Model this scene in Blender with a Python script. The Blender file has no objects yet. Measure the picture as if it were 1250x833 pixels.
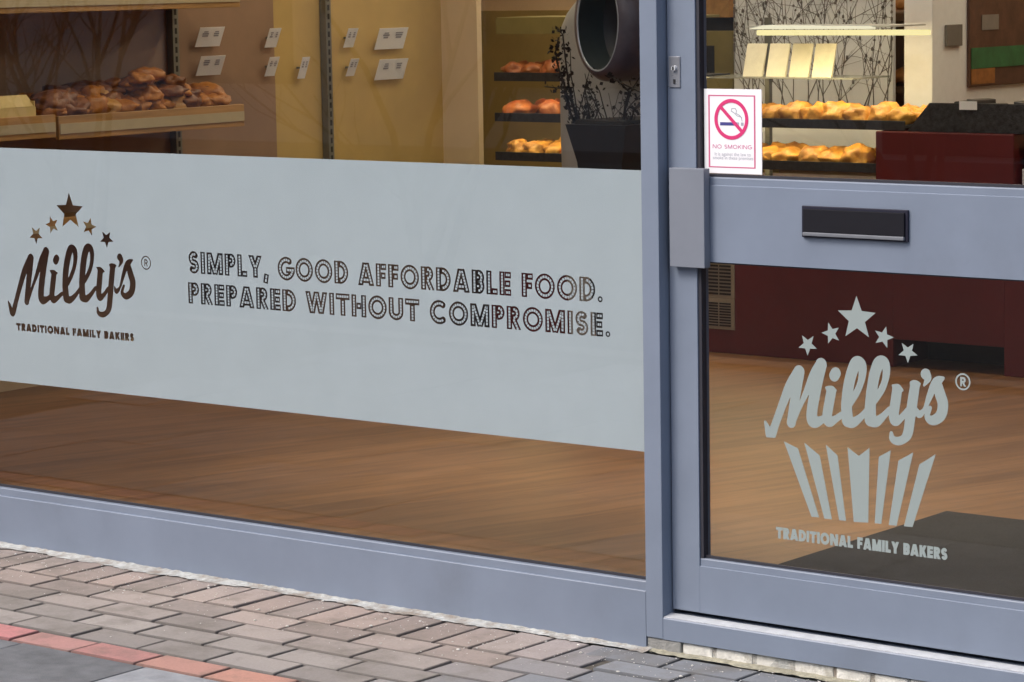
import bpy, bmesh, math, random
import numpy as np
from mathutils import Vector, Matrix
random.seed(7)
rad = math.radians
S = bpy.context.scene
COL = S.collection

# ------------------------------------------------------------------ camera
TH, PI_, RO, FPX = .6702, .1285, -.0174, 3454.18        # yaw, pitch, roll, focal length in photo pixels
_a = np.array([math.cos(TH), 0, -math.sin(TH)]); _n = np.array([math.sin(TH), 0, math.cos(TH)]); _u = np.array([0, -1., 0])
_P = np.array([[1, 0, 0], [0, math.cos(PI_), -math.sin(PI_)], [0, math.sin(PI_), math.cos(PI_)]])
_R = np.array([[math.cos(RO), -math.sin(RO), 0], [math.sin(RO), math.cos(RO), 0], [0, 0, 1]])
_M = _R @ _P
BM = np.stack([_M @ _a, _M @ _n, _M @ _u], 1)            # world axes seen in camera coordinates (x right, y down, z forward)
CAM = np.array([3.635, -5.053, 1.5])
cd = bpy.data.cameras.new('camera'); cam = bpy.data.objects.new('camera', cd); COL.objects.link(cam)
cd.sensor_width = 36; cd.lens = 36 * FPX / 1250; cd.clip_start = .05; cd.clip_end = 2000
rx, ry, rz = BM[0], -BM[1], -BM[2]
cam.matrix_world = Matrix(((rx[0], ry[0], rz[0], CAM[0]), (rx[1], ry[1], rz[1], CAM[1]), (rx[2], ry[2], rz[2], CAM[2]), (0, 0, 0, 1)))
S.camera = cam

# ------------------------------------------------------------------ sky, sun, exposure
SUN_EL, SUN_AZ = rad(48), rad(205)                       # azimuth clockwise from +Y: behind the camera
W = bpy.data.worlds.new('World'); S.world = W; W.use_nodes = True
nt = W.node_tree; nt.nodes.clear()
sky = nt.nodes.new('ShaderNodeTexSky'); sky.sky_type = 'NISHITA'; sky.sun_disc = False
sky.sun_elevation = SUN_EL; sky.sun_rotation = SUN_AZ; sky.air_density = 1.0; sky.dust_density = 4.0; sky.ozone_density = 1.0
bg = nt.nodes.new('ShaderNodeBackground'); bg.inputs['Strength'].default_value = .15
wo = nt.nodes.new('ShaderNodeOutputWorld')
nt.links.new(sky.outputs[0], bg.inputs[0]); nt.links.new(bg.outputs[0], wo.inputs[0])
sl = bpy.data.lights.new('sun', 'SUN'); sl.energy = 1.0; sl.angle = rad(20); sl.color = (1, .97, .92)
sun = bpy.data.objects.new('sun', sl); COL.objects.link(sun)
sd = Vector((math.sin(SUN_AZ) * math.cos(SUN_EL), math.cos(SUN_AZ) * math.cos(SUN_EL), math.sin(SUN_EL)))
sun.rotation_euler = sd.to_track_quat('Z', 'Y').to_euler(); sun.location = (0, -6, 8)
S.view_settings.view_transform = 'Standard'; S.view_settings.look = 'None'
S.view_settings.exposure = 0.78; S.view_settings.gamma = 1; S.view_settings.use_curve_mapping = False
S.render.engine = 'CYCLES'
S.cycles.max_bounces = 10; S.cycles.transparent_max_bounces = 24; S.cycles.diffuse_bounces = 5
S.cycles.use_denoising = True; S.cycles.sample_clamp_indirect = 6
S.cycles.caustics_reflective = False; S.cycles.caustics_refractive = False

# ------------------------------------------------------------------ helpers
def _ray(px, py):
    return BM.T @ np.array([(px - 625) / FPX, (py - 416.5) / FPX, 1])
def atY(px, py, Y=0.0):
    d = _ray(px, py); return Vector(CAM + d * (Y - CAM[1]) / d[1])
def atX(px, py, X):
    d = _ray(px, py); return Vector(CAM + d * (X - CAM[0]) / d[0])
def atZ(px, py, Z=0.0):
    d = _ray(px, py); return Vector(CAM + d * (Z - CAM[2]) / d[2])
def tag(o, label=None, cat=None, group=None, kind=None):
    if label: o['label'] = label
    if cat: o['category'] = cat
    if group: o['group'] = group
    if kind: o['kind'] = kind
    return o
def thing(name, label, cat, loc=(0, 0, 0), group=None):
    o = bpy.data.objects.new(name, None); COL.objects.link(o); o.location = loc; o.empty_display_size = .1
    return tag(o, label, cat, group)
def wpos(o):
    v = Vector((0, 0, 0))
    while o: v = v + o.location; o = o.parent
    return v
class MB:
    def __init__(s): s.bm = bmesh.new(); s.cols = None
    def quad(s, pts, mi=0):
        f = s.bm.faces.new([s.bm.verts.new(p) for p in pts]); f.material_index = mi; return f
    def box(s, x0, x1, y0, y1, z0, z1, mi=0, bev=0, col=None, jit=0, arris=0):
        b2 = bmesh.new()
        vs = [b2.verts.new((x, y, z)) for x in (x0, x1) for y in (y0, y1) for z in (z0, z1)]
        for q in ((0, 1, 3, 2), (4, 6, 7, 5), (0, 4, 5, 1), (2, 3, 7, 6), (0, 2, 6, 4), (1, 5, 7, 3)):
            b2.faces.new([vs[k] for k in q])
        if jit:
            for v in vs: v.co += Vector((random.uniform(-jit, jit), random.uniform(-jit, jit), random.uniform(-jit, jit) * .6))
        if bev: bmesh.ops.bevel(b2, geom=b2.edges[:], offset=bev, segments=2, profile=.6, affect='EDGES')
        s.merge(b2, mi, col, arris); return s
    def merge(s, b2, mi=0, col=None, arris=0):
        bmesh.ops.recalc_face_normals(b2, faces=b2.faces[:])
        m = {}
        lay = None
        if col is not None:
            lay = s.bm.loops.layers.float_color.get('tone') or s.bm.loops.layers.float_color.new('tone')
        for v in b2.verts: m[v] = s.bm.verts.new(v.co)
        for f in b2.faces:
            try: g = s.bm.faces.new([m[v] for v in f.verts])
            except ValueError: continue
            g.material_index = mi; g.smooth = f.smooth
            if lay is not None:
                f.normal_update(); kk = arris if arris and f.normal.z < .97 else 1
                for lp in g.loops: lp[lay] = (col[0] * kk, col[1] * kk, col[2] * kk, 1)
        b2.free()
    def tube(s, pts, r, n=8, mi=0, smooth=True):
        pts = [Vector(p) for p in pts]; rs = r if isinstance(r, (list, tuple)) else [r] * len(pts)
        rings = []
        for i, p in enumerate(pts):
            t = (pts[min(i + 1, len(pts) - 1)] - pts[max(i - 1, 0)])
            t = t.normalized() if t.length > 1e-9 else Vector((0, 0, 1))
            a = t.cross(Vector((0, 1, 0)) if abs(t.y) < .9 else Vector((1, 0, 0))).normalized(); b = t.cross(a)
            rings.append([s.bm.verts.new(p + (a * math.cos(2 * math.pi * k / n) + b * math.sin(2 * math.pi * k / n)) * rs[i]) for k in range(n)])
        for A, B in zip(rings, rings[1:]):
            for k in range(n):
                f = s.bm.faces.new((A[k], A[(k + 1) % n], B[(k + 1) % n], B[k])); f.smooth = smooth; f.material_index = mi
        for R, rev in ((rings[0], 1), (rings[-1], 0)):
            f = s.bm.faces.new(R[::-1] if rev else R); f.material_index = mi
        return s
    def prism(s, prof, x0, x1, mi=0):
        """profile [(y,z)...] extruded along x"""
        A = [s.bm.verts.new((x0, y, z)) for y, z in prof]; B = [s.bm.verts.new((x1, y, z)) for y, z in prof]
        n = len(prof)
        for k in range(n): s.bm.faces.new((A[k], A[(k + 1) % n], B[(k + 1) % n], B[k])).material_index = mi
        s.bm.faces.new(A[::-1]).material_index = mi; s.bm.faces.new(B).material_index = mi
        return s
    def blob(s, c, rx, ry, rz, sub=3, amp=.12, freq=2.2, seed=0, mi=0, rot=0):
        b2 = bmesh.new(); bmesh.ops.create_icosphere(b2, subdivisions=sub, radius=1)
        from mathutils import noise
        for v in b2.verts:
            k = 1 + amp * noise.noise(v.co * freq + Vector((seed * 7.3, seed * 3.1, seed)))
            q = Vector((v.co.x * rx * k, v.co.y * ry * k, (v.co.z if v.co.z > -.55 else -.55) * rz * k))
            q.rotate(Matrix.Rotation(rot, 3, 'Z')); v.co = q + Vector(c)
        for f in b2.faces: f.smooth = True
        s.merge(b2, mi); return s
    def lathe(s, prof, c, n=32, sx=1, sy=1, mi=0):
        rings = []
        for r, z in prof:
            rings.append([s.bm.verts.new((c[0] + sx * r * math.cos(2 * math.pi * k / n), c[1] + sy * r * math.sin(2 * math.pi * k / n), c[2] + z)) for k in range(n)])
        for A, B in zip(rings, rings[1:]):
            for k in range(n):
                f = s.bm.faces.new((A[k], A[(k + 1) % n], B[(k + 1) % n], B[k])); f.smooth = True; f.material_index = mi
        return s
    def build(s, name, mats, parent=None, recalc=True):
        if recalc: bmesh.ops.recalc_face_normals(s.bm, faces=s.bm.faces[:])
        me = bpy.data.meshes.new(name); s.bm.to_mesh(me); s.bm.free()
        for m in (mats if isinstance(mats, (list, tuple)) else [mats]): me.materials.append(m)
        o = bpy.data.objects.new(name, me); COL.objects.link(o)
        if parent:
            off = wpos(parent); me.transform(Matrix.Translation(-off)); o.parent = parent
        return o
def recentre(o):
    me = o.data; vs = [v.co for v in me.vertices]
    c = Vector((sum(v.x for v in vs) / len(vs), sum(v.y for v in vs) / len(vs), min(v.z for v in vs)))
    me.transform(Matrix.Translation(-c)); o.location = c
    return o

# ------------------------------------------------------------------ materials
def mat(name, col, rough=.5, metal=0, var=.08, scale=30, bump=0, bscale=200, spec=.5, stretch=None, vcol=False, coat=0, dirt=None):
    m = bpy.data.materials.new(name); m.use_nodes = True; N = m.node_tree.nodes; L = m.node_tree.links
    b = N['Principled BSDF']; b.inputs['Roughness'].default_value = rough; b.inputs['Metallic'].default_value = metal
    b.inputs['Specular IOR Level'].default_value = spec; b.inputs['Coat Weight'].default_value = coat
    tc = N.new('ShaderNodeTexCoord'); mp = N.new('ShaderNodeMapping'); L.new(tc.outputs['Object'], mp.inputs[0])
    if stretch: mp.inputs['Scale'].default_value = stretch
    nz = N.new('ShaderNodeTexNoise'); nz.inputs['Scale'].default_value = scale; nz.inputs['Detail'].default_value = 6; nz.inputs['Roughness'].default_value = .62
    L.new(mp.outputs[0], nz.inputs['Vector'])
    rp = N.new('ShaderNodeValToRGB'); rp.color_ramp.elements[0].position = .3; rp.color_ramp.elements[1].position = .7
    lo = [max(0, c * (1 - var)) for c in col]; hi = [min(1, c * (1 + var)) for c in col]
    rp.color_ramp.elements[0].color = (*lo, 1); rp.color_ramp.elements[1].color = (*hi, 1)
    L.new(nz.outputs['Fac'], rp.inputs[0]); out = rp.outputs[0]
    if vcol:
        at = N.new('ShaderNodeVertexColor'); at.layer_name = 'tone'
        mx = N.new('ShaderNodeMix'); mx.data_type = 'RGBA'; mx.blend_type = 'MULTIPLY'; mx.inputs['Factor'].default_value = 1
        L.new(at.outputs['Color'], mx.inputs['A']); L.new(out, mx.inputs['B']); out = mx.outputs['Result']
    if dirt:
        dcol, dscale, dlo, dhi = dirt
        n2 = N.new('ShaderNodeTexNoise'); n2.inputs['Scale'].default_value = dscale; n2.inputs['Detail'].default_value = 8; n2.inputs['Roughness'].default_value = .7
        L.new(tc.outputs['Object'], n2.inputs['Vector'])
        r2 = N.new('ShaderNodeMapRange'); r2.inputs['From Min'].default_value = dlo; r2.inputs['From Max'].default_value = dhi
        L.new(n2.outputs['Fac'], r2.inputs['Value'])
        mx = N.new('ShaderNodeMix'); mx.data_type = 'RGBA'; L.new(r2.outputs[0], mx.inputs['Factor'])
        L.new(out, mx.inputs['A']); mx.inputs['B'].default_value = (*dcol, 1); out = mx.outputs['Result']
    L.new(out, b.inputs['Base Color'])
    if bump:
        bn = N.new('ShaderNodeTexNoise'); bn.inputs['Scale'].default_value = bscale; bn.inputs['Detail'].default_value = 5
        L.new(mp.outputs[0], bn.inputs['Vector'])
        bp = N.new('ShaderNodeBump'); bp.inputs['Strength'].default_value = bump; bp.inputs['Distance'].default_value = .004
        L.new(bn.outputs['Fac'], bp.inputs['Height']); L.new(bp.outputs[0], b.inputs['Normal'])
    return m
def emit(name, col, st):
    m = bpy.data.materials.new(name); m.use_nodes = True; N = m.node_tree.nodes; N.clear()
    e = N.new('ShaderNodeEmission'); e.inputs[0].default_value = (*col, 1); e.inputs[1].default_value = st
    o = N.new('ShaderNodeOutputMaterial'); m.node_tree.links.new(e.outputs[0], o.inputs[0]); return m
def glass(name, refl, tint=(1, 1, 1)):
    m = bpy.data.materials.new(name); m.use_nodes = True; N = m.node_tree.nodes; L = m.node_tree.links; N.clear()
    o = N.new('ShaderNodeOutputMaterial'); t = N.new('ShaderNodeBsdfTransparent'); t.inputs[0].default_value = (*tint, 1)
    if not refl: L.new(t.outputs[0], o.inputs[0]); return m
    g = N.new('ShaderNodeBsdfGlossy'); g.inputs['Roughness'].default_value = .012
    lw = N.new('ShaderNodeLayerWeight'); lw.inputs['Blend'].default_value = .5     # facing = 1 - |cos|
    p = N.new('ShaderNodeMath'); p.operation = 'POWER'; p.inputs[1].default_value = 4; L.new(lw.outputs['Facing'], p.inputs[0])
    q = N.new('ShaderNodeMath'); q.operation = 'MULTIPLY_ADD'; q.inputs[1].default_value = 1 - refl; q.inputs[2].default_value = refl; L.new(p.outputs[0], q.inputs[0])
    mx = N.new('ShaderNodeMixShader'); L.new(q.outputs[0], mx.inputs[0]); L.new(t.outputs[0], mx.inputs[1]); L.new(g.outputs[0], mx.inputs[2])
    L.new(mx.outputs[0], o.inputs[0]); return m
def planks(name, c1, c2, c3):
    m = bpy.data.materials.new(name); m.use_nodes = True; N = m.node_tree.nodes; L = m.node_tree.links
    b = N['Principled BSDF']; b.inputs['Roughness'].default_value = .42
    tc = N.new('ShaderNodeTexCoord')
    mp = N.new('ShaderNodeMapping'); mp.inputs['Rotation'].default_value = (0, 0, rad(-71)); L.new(tc.outputs['Object'], mp.inputs[0])
    br = N.new('ShaderNodeTexBrick'); br.inputs['Scale'].default_value = 1; br.inputs['Brick Width'].default_value = 1.15; br.inputs['Row Height'].default_value = .15
    br.inputs['Mortar Size'].default_value = .0012; br.inputs['Mortar Smooth'].default_value = .3; br.offset = .37; br.inputs['Bias'].default_value = 0
    br.inputs['Color1'].default_value = (*c1, 1); br.inputs['Color2'].default_value = (*c2, 1); br.inputs['Mortar'].default_value = (*[c * .45 for c in c1], 1)
    L.new(mp.outputs[0], br.inputs['Vector'])
    m2 = N.new('ShaderNodeMapping'); m2.inputs['Scale'].default_value = (.75, 7, 1); L.new(mp.outputs[0], m2.inputs[0])
    nz = N.new('ShaderNodeTexNoise'); nz.inputs['Scale'].default_value = 2.2; nz.inputs['Detail'].default_value = 9; nz.inputs['Roughness'].default_value = .65; nz.inputs['Distortion'].default_value = .6
    L.new(m2.outputs[0], nz.inputs['Vector'])
    r = N.new('ShaderNodeMapRange'); r.inputs['From Min'].default_value = .36; r.inputs['From Max'].default_value = .68; L.new(nz.outputs['Fac'], r.inputs['Value'])
    mx = N.new('ShaderNodeMix'); mx.data_type = 'RGBA'; L.new(r.outputs[0], mx.inputs['Factor']); L.new(br.outputs['Color'], mx.inputs['A']); mx.inputs['B'].default_value = (*c3, 1)
    mz = N.new('ShaderNodeMix'); mz.data_type = 'RGBA'; mz.inputs['Factor'].default_value = .8; L.new(br.outputs['Color'], mz.inputs['A']); L.new(mx.outputs['Result'], mz.inputs['B'])
    L.new(mz.outputs['Result'], b.inputs['Base Color'])
    bp = N.new('ShaderNodeBump'); bp.inputs['Strength'].default_value = .15; bp.inputs['Distance'].default_value = .002; L.new(nz.outputs['Fac'], bp.inputs['Height']); L.new(bp.outputs[0], b.inputs['Normal'])
    return m
def crust(name, lo, hi, sc=14):
    m = mat(name, [(a + b) / 2 for a, b in zip(lo, hi)], .42, bump=.6, bscale=90, scale=sc)
    r = [n for n in m.node_tree.nodes if n.bl_idname == 'ShaderNodeValToRGB'][0].color_ramp
    r.elements[0].color = (*lo, 1); r.elements[1].color = (*hi, 1); return m

FR = mat('painted_frame', (.177, .212, .276), .42, var=.07, scale=5, bump=.06, bscale=700, dirt=((.15, .175, .22), 3.1, .56, .86))
FRD = mat('frame_shadow_gasket', (.025, .025, .035), .6)
PALE = mat('worn_metal', (.62, .64, .66), .35, metal=.25, var=.12, scale=40)
FILM = mat('frosted_vinyl', (.372, .424, .458), .55, var=.03, scale=7, spec=.3)
DECAL = mat('etched_vinyl', (.265, .31, .305), .55, var=.03, scale=12, spec=.3)
GLS = glass('glass_outer_face', .068); GLC = glass('glass_inner_face', 0, (.96, .975, .97))
FLOOR = planks('floor_planks', (.30, .146, .060), (.25, .118, .047), (.10, .042, .015))
MAT = mat('mat_fibre', (.04, .036, .03), .95, var=.4, scale=260, bump=1, bscale=500)
RED = mat('dark_red_laminate', (.115, .010, .012), .45, var=.12, scale=6)
BROWN = mat('brown_wall_paint', (.275, .17, .108), .6, var=.12, scale=5)
GOLD = mat('tan_wall_paint', (.46, .32, .115), .6, var=.1, scale=4)
TAN = mat('cream_wall_paint', (.66, .52, .34), .6, var=.05, scale=4)
BACKW = mat('beige_wall_paint', (.62, .46, .30), .7, var=.05, scale=3)
CEIL = mat('ceiling_paint', (.7, .68, .64), .8)
WOOD = mat('shelf_wood', (.36, .20, .07), .45, var=.25, scale=6, stretch=(6, .7, 6))
CREAM = mat('cream_ticket_strip', (.42, .35, .22), .5, var=.08, scale=9)
STEEL = mat('grey_steel', (.20, .20, .18), .4, metal=.5)
BLACK = mat('black_plastic', (.012, .012, .014), .5, var=.3, scale=20)
CHAR = mat('charcoal_tray', (.03, .03, .034), .6, var=.4, scale=60)
WHITE = mat('white_card', (.86, .88, .92), .5, var=.02)
PANEL = mat('pale_panel', (.84, .86, .90), .55, var=.05, scale=3)
TWIGREF = mat('dark_reflected_twig', (.17, .15, .14), .7, var=.2)
INNER = mat('mouth_inner_wall', (.06, .075, .08), .45)
GREY = mat('grey_pod_shell', (.34, .335, .315), .6, var=.08, scale=4)
LILAC = mat('lilac_grey_ring', (.10, .09, .12), .35, var=.15)
RIM = mat('bright_ring_edge', (.42, .46, .52), .3, metal=.2)
TWIG = mat('dark_twig_bark', (.018, .014, .014), .8, var=.4, scale=90)
OLIVE = mat('olive_board', (.22, .18, .06), .6, var=.15, scale=6)
GREENP = mat('green_print', (.03, .15, .06), .5, var=.3, scale=14)
BROWNP = mat('brown_print', (.10, .045, .03), .5, var=.35, scale=14)
ORANGEP = mat('orange_print', (.30, .12, .03), .5, var=.35, scale=18)
CRUST = crust('pastry_crust', (.48, .17, .018), (.82, .46, .09), 16)
CRUSTB = crust('dark_pastry_crust', (.30, .10, .015), (.72, .40, .08), 16)
CRUST2 = crust('loaf_crust', (.09, .025, .008), (.27, .10, .028), 12)
CRUST3 = crust('glazed_bun_crust', (.26, .05, .018), (.52, .19, .06), 20)
CARTON = mat('yellow_carton', (.60, .46, .20), .5, var=.08)
TUBE = emit('lamp_tube_glow', (1, .86, .42), .62)
LENS = emit('lamp_lens_glow', (1, .92, .66), .55)
TUBE2 = emit('tray_lamp_glow', (1, .78, .38), 40)
CLAMP = emit('ceiling_lamp_glow', (1, .86, .62), 12)
PINK = mat('magenta_ink', (.62, .03, .16), .5, var=.03)
NAVY = mat('navy_ink', (.05, .05, .22), .5)
GREYINK = mat('grey_ink', (.35, .36, .42), .5)
PAVE = mat('paving_block', (.99, .99, .99), .85, var=.16, scale=160, bump=.7, bscale=420, vcol=True, dirt=((.14, .125, .105), 6, .48, .80))
SLAB = mat('paving_slab', (.20, .21, .22), .8, var=.3, scale=14, bump=.4, bscale=300, vcol=True)
SAND = mat('joint_sand', (.085, .075, .062), .95, var=.4, scale=90, bump=.6, bscale=300)
MORT = mat('pale_mortar', (.48, .49, .47), .9, var=.25, scale=60, bump=1, bscale=250, dirt=((.29, .25, .21), 17, .42, .62))
WBRICK = mat('white_painted_brick', (.62, .61, .57), .8, var=.2, scale=30, bump=.8, bscale=150, dirt=((.22, .2, .15), 18, .55, .75))
CONC = mat('grey_concrete', (.24, .24, .23), .9, var=.2, scale=40, bump=.8, bscale=200)
ASPH = mat('asphalt', (.05, .05, .052), .9, var=.3, scale=200, bump=.6, bscale=500)
BRICKW = mat('brick_wall', (.26, .14, .10), .85, var=.3, scale=14)
GRIT = mat('pale_grit', (.6, .58, .54), .8)

# ------------------------------------------------------------------ lettering: strokes -> signed distance -> outlines
def arc(cx, cy, rx, ry, a0, a1, n=22):
    return [(cx + rx * math.cos(rad(a0 + (a1 - a0) * k / n)), cy + ry * math.sin(rad(a0 + (a1 - a0) * k / n))) for k in range(n + 1)]
def glyph(ch, w):
    """outer width and centre-line strokes of a geometric capital, height 1, stroke width w"""
    h = w / 2; V = lambda x: [(x, 0), (x, 1)]; Hh = lambda y, a, b: [(a, y), (b, y)]
    if ch == 'I': return w, [V(h)]
    if ch == 'L': return .54, [V(h), Hh(h, w, .54)]
    if ch == 'E': return .56, [V(h), Hh(h, w, .56), Hh(.5, w, .53), Hh(1 - h, w, .56)]
    if ch == 'F': return .54, [V(h), Hh(.48, w, .5), Hh(1 - h, w, .54)]
    if ch == 'T': return .70, [Hh(1 - h, 0, .70), [(.35, 1 - w), (.35, 0)]]
    if ch == 'H': return .76, [V(h), V(.76 - h), Hh(.5, w, .76 - w)]
    if ch == 'M': W_ = .92; return W_, [V(h), V(W_ - h), [(h * 1.1, 1.05), (W_ / 2, .02)], [(W_ - h * 1.1, 1.05), (W_ / 2, .02)]]
    if ch == 'N': W_ = .82; return W_, [V(h), V(W_ - h), [(h, 1.08), (W_ - h, -.08)]]
    if ch == 'A': W_ = .84; return W_, [[(h * .95, -.05), (W_ / 2 - h * .15, 1.05)], [(W_ - h * .95, -.05), (W_ / 2 + h * .15, 1.05)], Hh(.25, W_ * .28, W_ * .72)]
    if ch == 'W': W_ = 1.14; return W_, [[(h * .9, 1.05), (W_ * .3, -.05)], [(W_ * .5, 1.02), (W_ * .3, -.05)], [(W_ * .5, 1.02), (W_ * .7, -.05)], [(W_ - h * .9, 1.05), (W_ * .7, -.05)]]
    if ch == 'Y': W_ = .74; return W_, [[(h * .9, 1.05), (W_ / 2, .42)], [(W_ - h * .9, 1.05), (W_ / 2, .42)], [(W_ / 2, .48), (W_ / 2, 0)]]
    if ch == 'K': W_ = .70; return W_, [V(h), [(w * .8, .36), (W_ - h * .9, 1.05)], [(W_ * .45, .58), (W_ - h * .85, -.05)]]
    if ch == 'O': W_ = .94; return W_, [arc(W_ / 2, .5, W_ / 2 - h, .52 - h, 0, 360, 36)]
    if ch == 'C': W_ = .84; return W_, [arc(.47, .5, .47 - h, .52 - h, 48, 312, 30)]
    if ch == 'G': W_ = .88; return W_, [arc(.47, .5, .47 - h, .52 - h, 48, 358, 32), Hh(.44, .46, .92)]
    if ch == 'D': W_ = .74; return W_, [V(h), [(w, 1 - h), (W_ - .44, 1 - h)] + arc(W_ - .44, .5, .44 - h, .5 - h, 90, -90) + [(w, h)]]
    if ch in 'PR':
        W_ = .62 if ch == 'P' else .66; b = .38 + h; my = (1 - h + b) / 2; ry = (1 - h - b) / 2
        st = [V(h), [(w, 1 - h), (.36, 1 - h)] + arc(.36, my, .62 - .36 - h, ry, 90, -90) + [(w, b)]]
        if ch == 'R': st.append([(.30, b - .02), (W_ - h * .8, -.05)])
        return W_, st
    if ch == 'B':
        W_ = .62; r1 = (.5 - h) / 2 
        return W_, [V(h), [(w, 1 - h), (.34, 1 - h)] + arc(.34, .75 - h / 2, .22 - h * .6, r1, 90, -90) + [(w, .5)], [(w, .5), (.36, .5)] + arc(.36, .25 + h / 2, .26 - h, r1, 90, -90) + [(w, h)]]
    if ch == 'S':
        W_ = .60; r = (.5 - h) / 2 + .005
        return W_, [arc(.3, .75 - h / 2, .29 - h, r, 35, 270, 22)[:-1] + arc(.3, .25 + h / 2, .3 - h, r, 90, -145, 22)]
    if ch == 'U': W_ = .74; return W_, [[(h, 1), (h, .36)] + arc(W_ / 2, .36, W_ / 2 - h, .36 - h, 180, 360) + [(W_ - h, 1)]]
    if ch == '.': return .25, [('dot', .125, .125, .125)]
    if ch == ',': return .27, [[(.16, .20), (.08, -.22)]]
    return .32, []
def layout(text, w, gap=.10):
    """-> total width, [(stroke, x offset)...]"""
    x = 0; out = []
    for ch in text:
        W_, st = glyph(ch, w)
        if ch == ',': st = [[(p[0], p[1]) for p in st[0]]]
        for s in st: out.append((s, x, ch))
        x += W_ + gap
    return x - gap, out
def sd_field(X, Y, prims):
    """prims: ('cap',x0,y0,r0,x1,y1,r1) round capsules, ('box',x0,y0,x1,y1,r,ylo,yhi) flat-ended bars clipped in y"""
    D = np.full(X.shape, 9.0)
    for p in prims:
        if p[0] == 'cap':
            _, x0, y0, r0, x1, y1, r1 = p; R_ = max(r0, r1)
        elif p[0] == 'box': _, x0, y0, x1, y1, R_, ylo, yhi = p; r0 = r1 = R_
        m = R_ * 1.6 + .004
        i0 = np.searchsorted(X[0], min(x0, x1) - m); i1 = np.searchsorted(X[0], max(x0, x1) + m)
        j0 = np.searchsorted(Y[:, 0], min(y0, y1) - m); j1 = np.searchsorted(Y[:, 0], max(y0, y1) + m)
        if i1 <= i0 or j1 <= j0: continue
        xs, ys = X[j0:j1, i0:i1], Y[j0:j1, i0:i1]
        dx, dy = x1 - x0, y1 - y0; L2 = dx * dx + dy * dy + 1e-12
        t = ((xs - x0) * dx + (ys - y0) * dy) / L2
        if p[0] == 'cap':
            t = np.clip(t, 0, 1); d = np.hypot(xs - x0 - t * dx, ys - y0 - t * dy) - (r0 + (r1 - r0) * t)
        else:
            L_ = math.sqrt(L2); perp = np.abs((xs - x0) * dy - (ys - y0) * dx) / L_ - R_
            d = np.maximum(perp, np.abs(t - .5) * L_ - L_ / 2); d = np.maximum(d, np.maximum(ylo - ys, ys - yhi))
        D[j0:j1, i0:i1] = np.minimum(D[j0:j1, i0:i1], d)
    return D
def contours(prims, x0, x1, y0, y1, res, tol):
    xs = np.arange(x0, x1, res); ys = np.arange(y0, y1, res); X, Y = np.meshgrid(xs, ys)
    D = sd_field(X, Y, prims); D = D + 1e-7; inn = D < 0
    code = inn[:-1, :-1] * 1 + inn[:-1, 1:] * 2 + inn[1:, 1:] * 4 + inn[1:, :-1] * 8
    cells = np.argwhere((code > 0) & (code < 15)); nxt = {}; P = {}
    def pt(e):
        if e in P: return
        k, j, i = e
        if k == 0: a, b = D[j, i], D[j, i + 1]; P[e] = (xs[i] + res * a / (a - b), ys[j])
        else: a, b = D[j, i], D[j + 1, i]; P[e] = (xs[i], ys[j] + res * a / (a - b))
    T = {1: 'LB', 2: 'BR', 3: 'LR', 4: 'RT', 6: 'BT', 7: 'LT', 8: 'TL', 9: 'TB', 11: 'TR', 12: 'RL', 13: 'RB', 14: 'BL', 5: 'LBRT', 10: 'BRTL'}
    for j, i in cells:
        E_ = {'B': (0, j, i), 'T': (0, j + 1, i), 'L': (1, j, i), 'R': (1, j, i + 1)}
        s = T[int(code[j, i])]
        for q in range(0, len(s), 2):
            a, b = E_[s[q]], E_[s[q + 1]]; pt(a); pt(b); nxt[a] = b
    loops = []
    while nxt:
        a = next(iter(nxt)); lp = []
        while a in nxt: lp.append(P[a]); a = nxt.pop(a)
        if len(lp) > 5: loops.append(simplify(lp, tol))
    return [l for l in loops if len(l) > 2]
def simplify(lp, tol):
    pts = np.array(lp)
    def rdp(i, j):
        if j <= i + 1: return []
        a, b = pts[i], pts[j]; d = b - a; L_ = np.hypot(*d)
        q = pts[i + 1:j] - a
        dist = np.abs(q[:, 0] * d[1] - q[:, 1] * d[0]) / L_ if L_ > 1e-12 else np.hypot(q[:, 0], q[:, 1])
        k = int(dist.argmax())
        if dist[k] < tol: return []
        k += i + 1; return rdp(i, k) + [k] + rdp(k, j)
    m = int(np.hypot(*(pts - pts[0]).T).argmax()); n = len(pts); pts = np.vstack([pts, pts[:1]])
    idx = [0] + rdp(0, m) + [m] + rdp(m, n)
    return [tuple(pts[k]) for k in idx]
def fill2d(loops, y, thick):
    """even-odd filled outline loops in (x,z) at depth y -> bmesh, thickness towards +y"""
    cu = bpy.data.curves.new('outline', 'CURVE'); cu.dimensions = '2D'; cu.fill_mode = 'BOTH'; cu.extrude = thick / 2
    for l in loops:
        sp = cu.splines.new('POLY'); sp.points.add(len(l) - 1); sp.use_cyclic_u = True
        for p, q in zip(sp.points, l): p.co = (q[0], q[1], 0, 1)
    ob = bpy.data.objects.new('outline', cu); COL.objects.link(ob)
    dg = bpy.context.evaluated_depsgraph_get(); me = bpy.data.meshes.new_from_object(ob.evaluated_get(dg))
    bpy.data.objects.remove(ob); bpy.data.curves.remove(cu)
    b = bmesh.new(); b.from_mesh(me); bpy.data.meshes.remove(me)
    for v in b.verts: v.co = Vector((v.co.x, y + thick / 2 + v.co.z, v.co.y))
    return b
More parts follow.
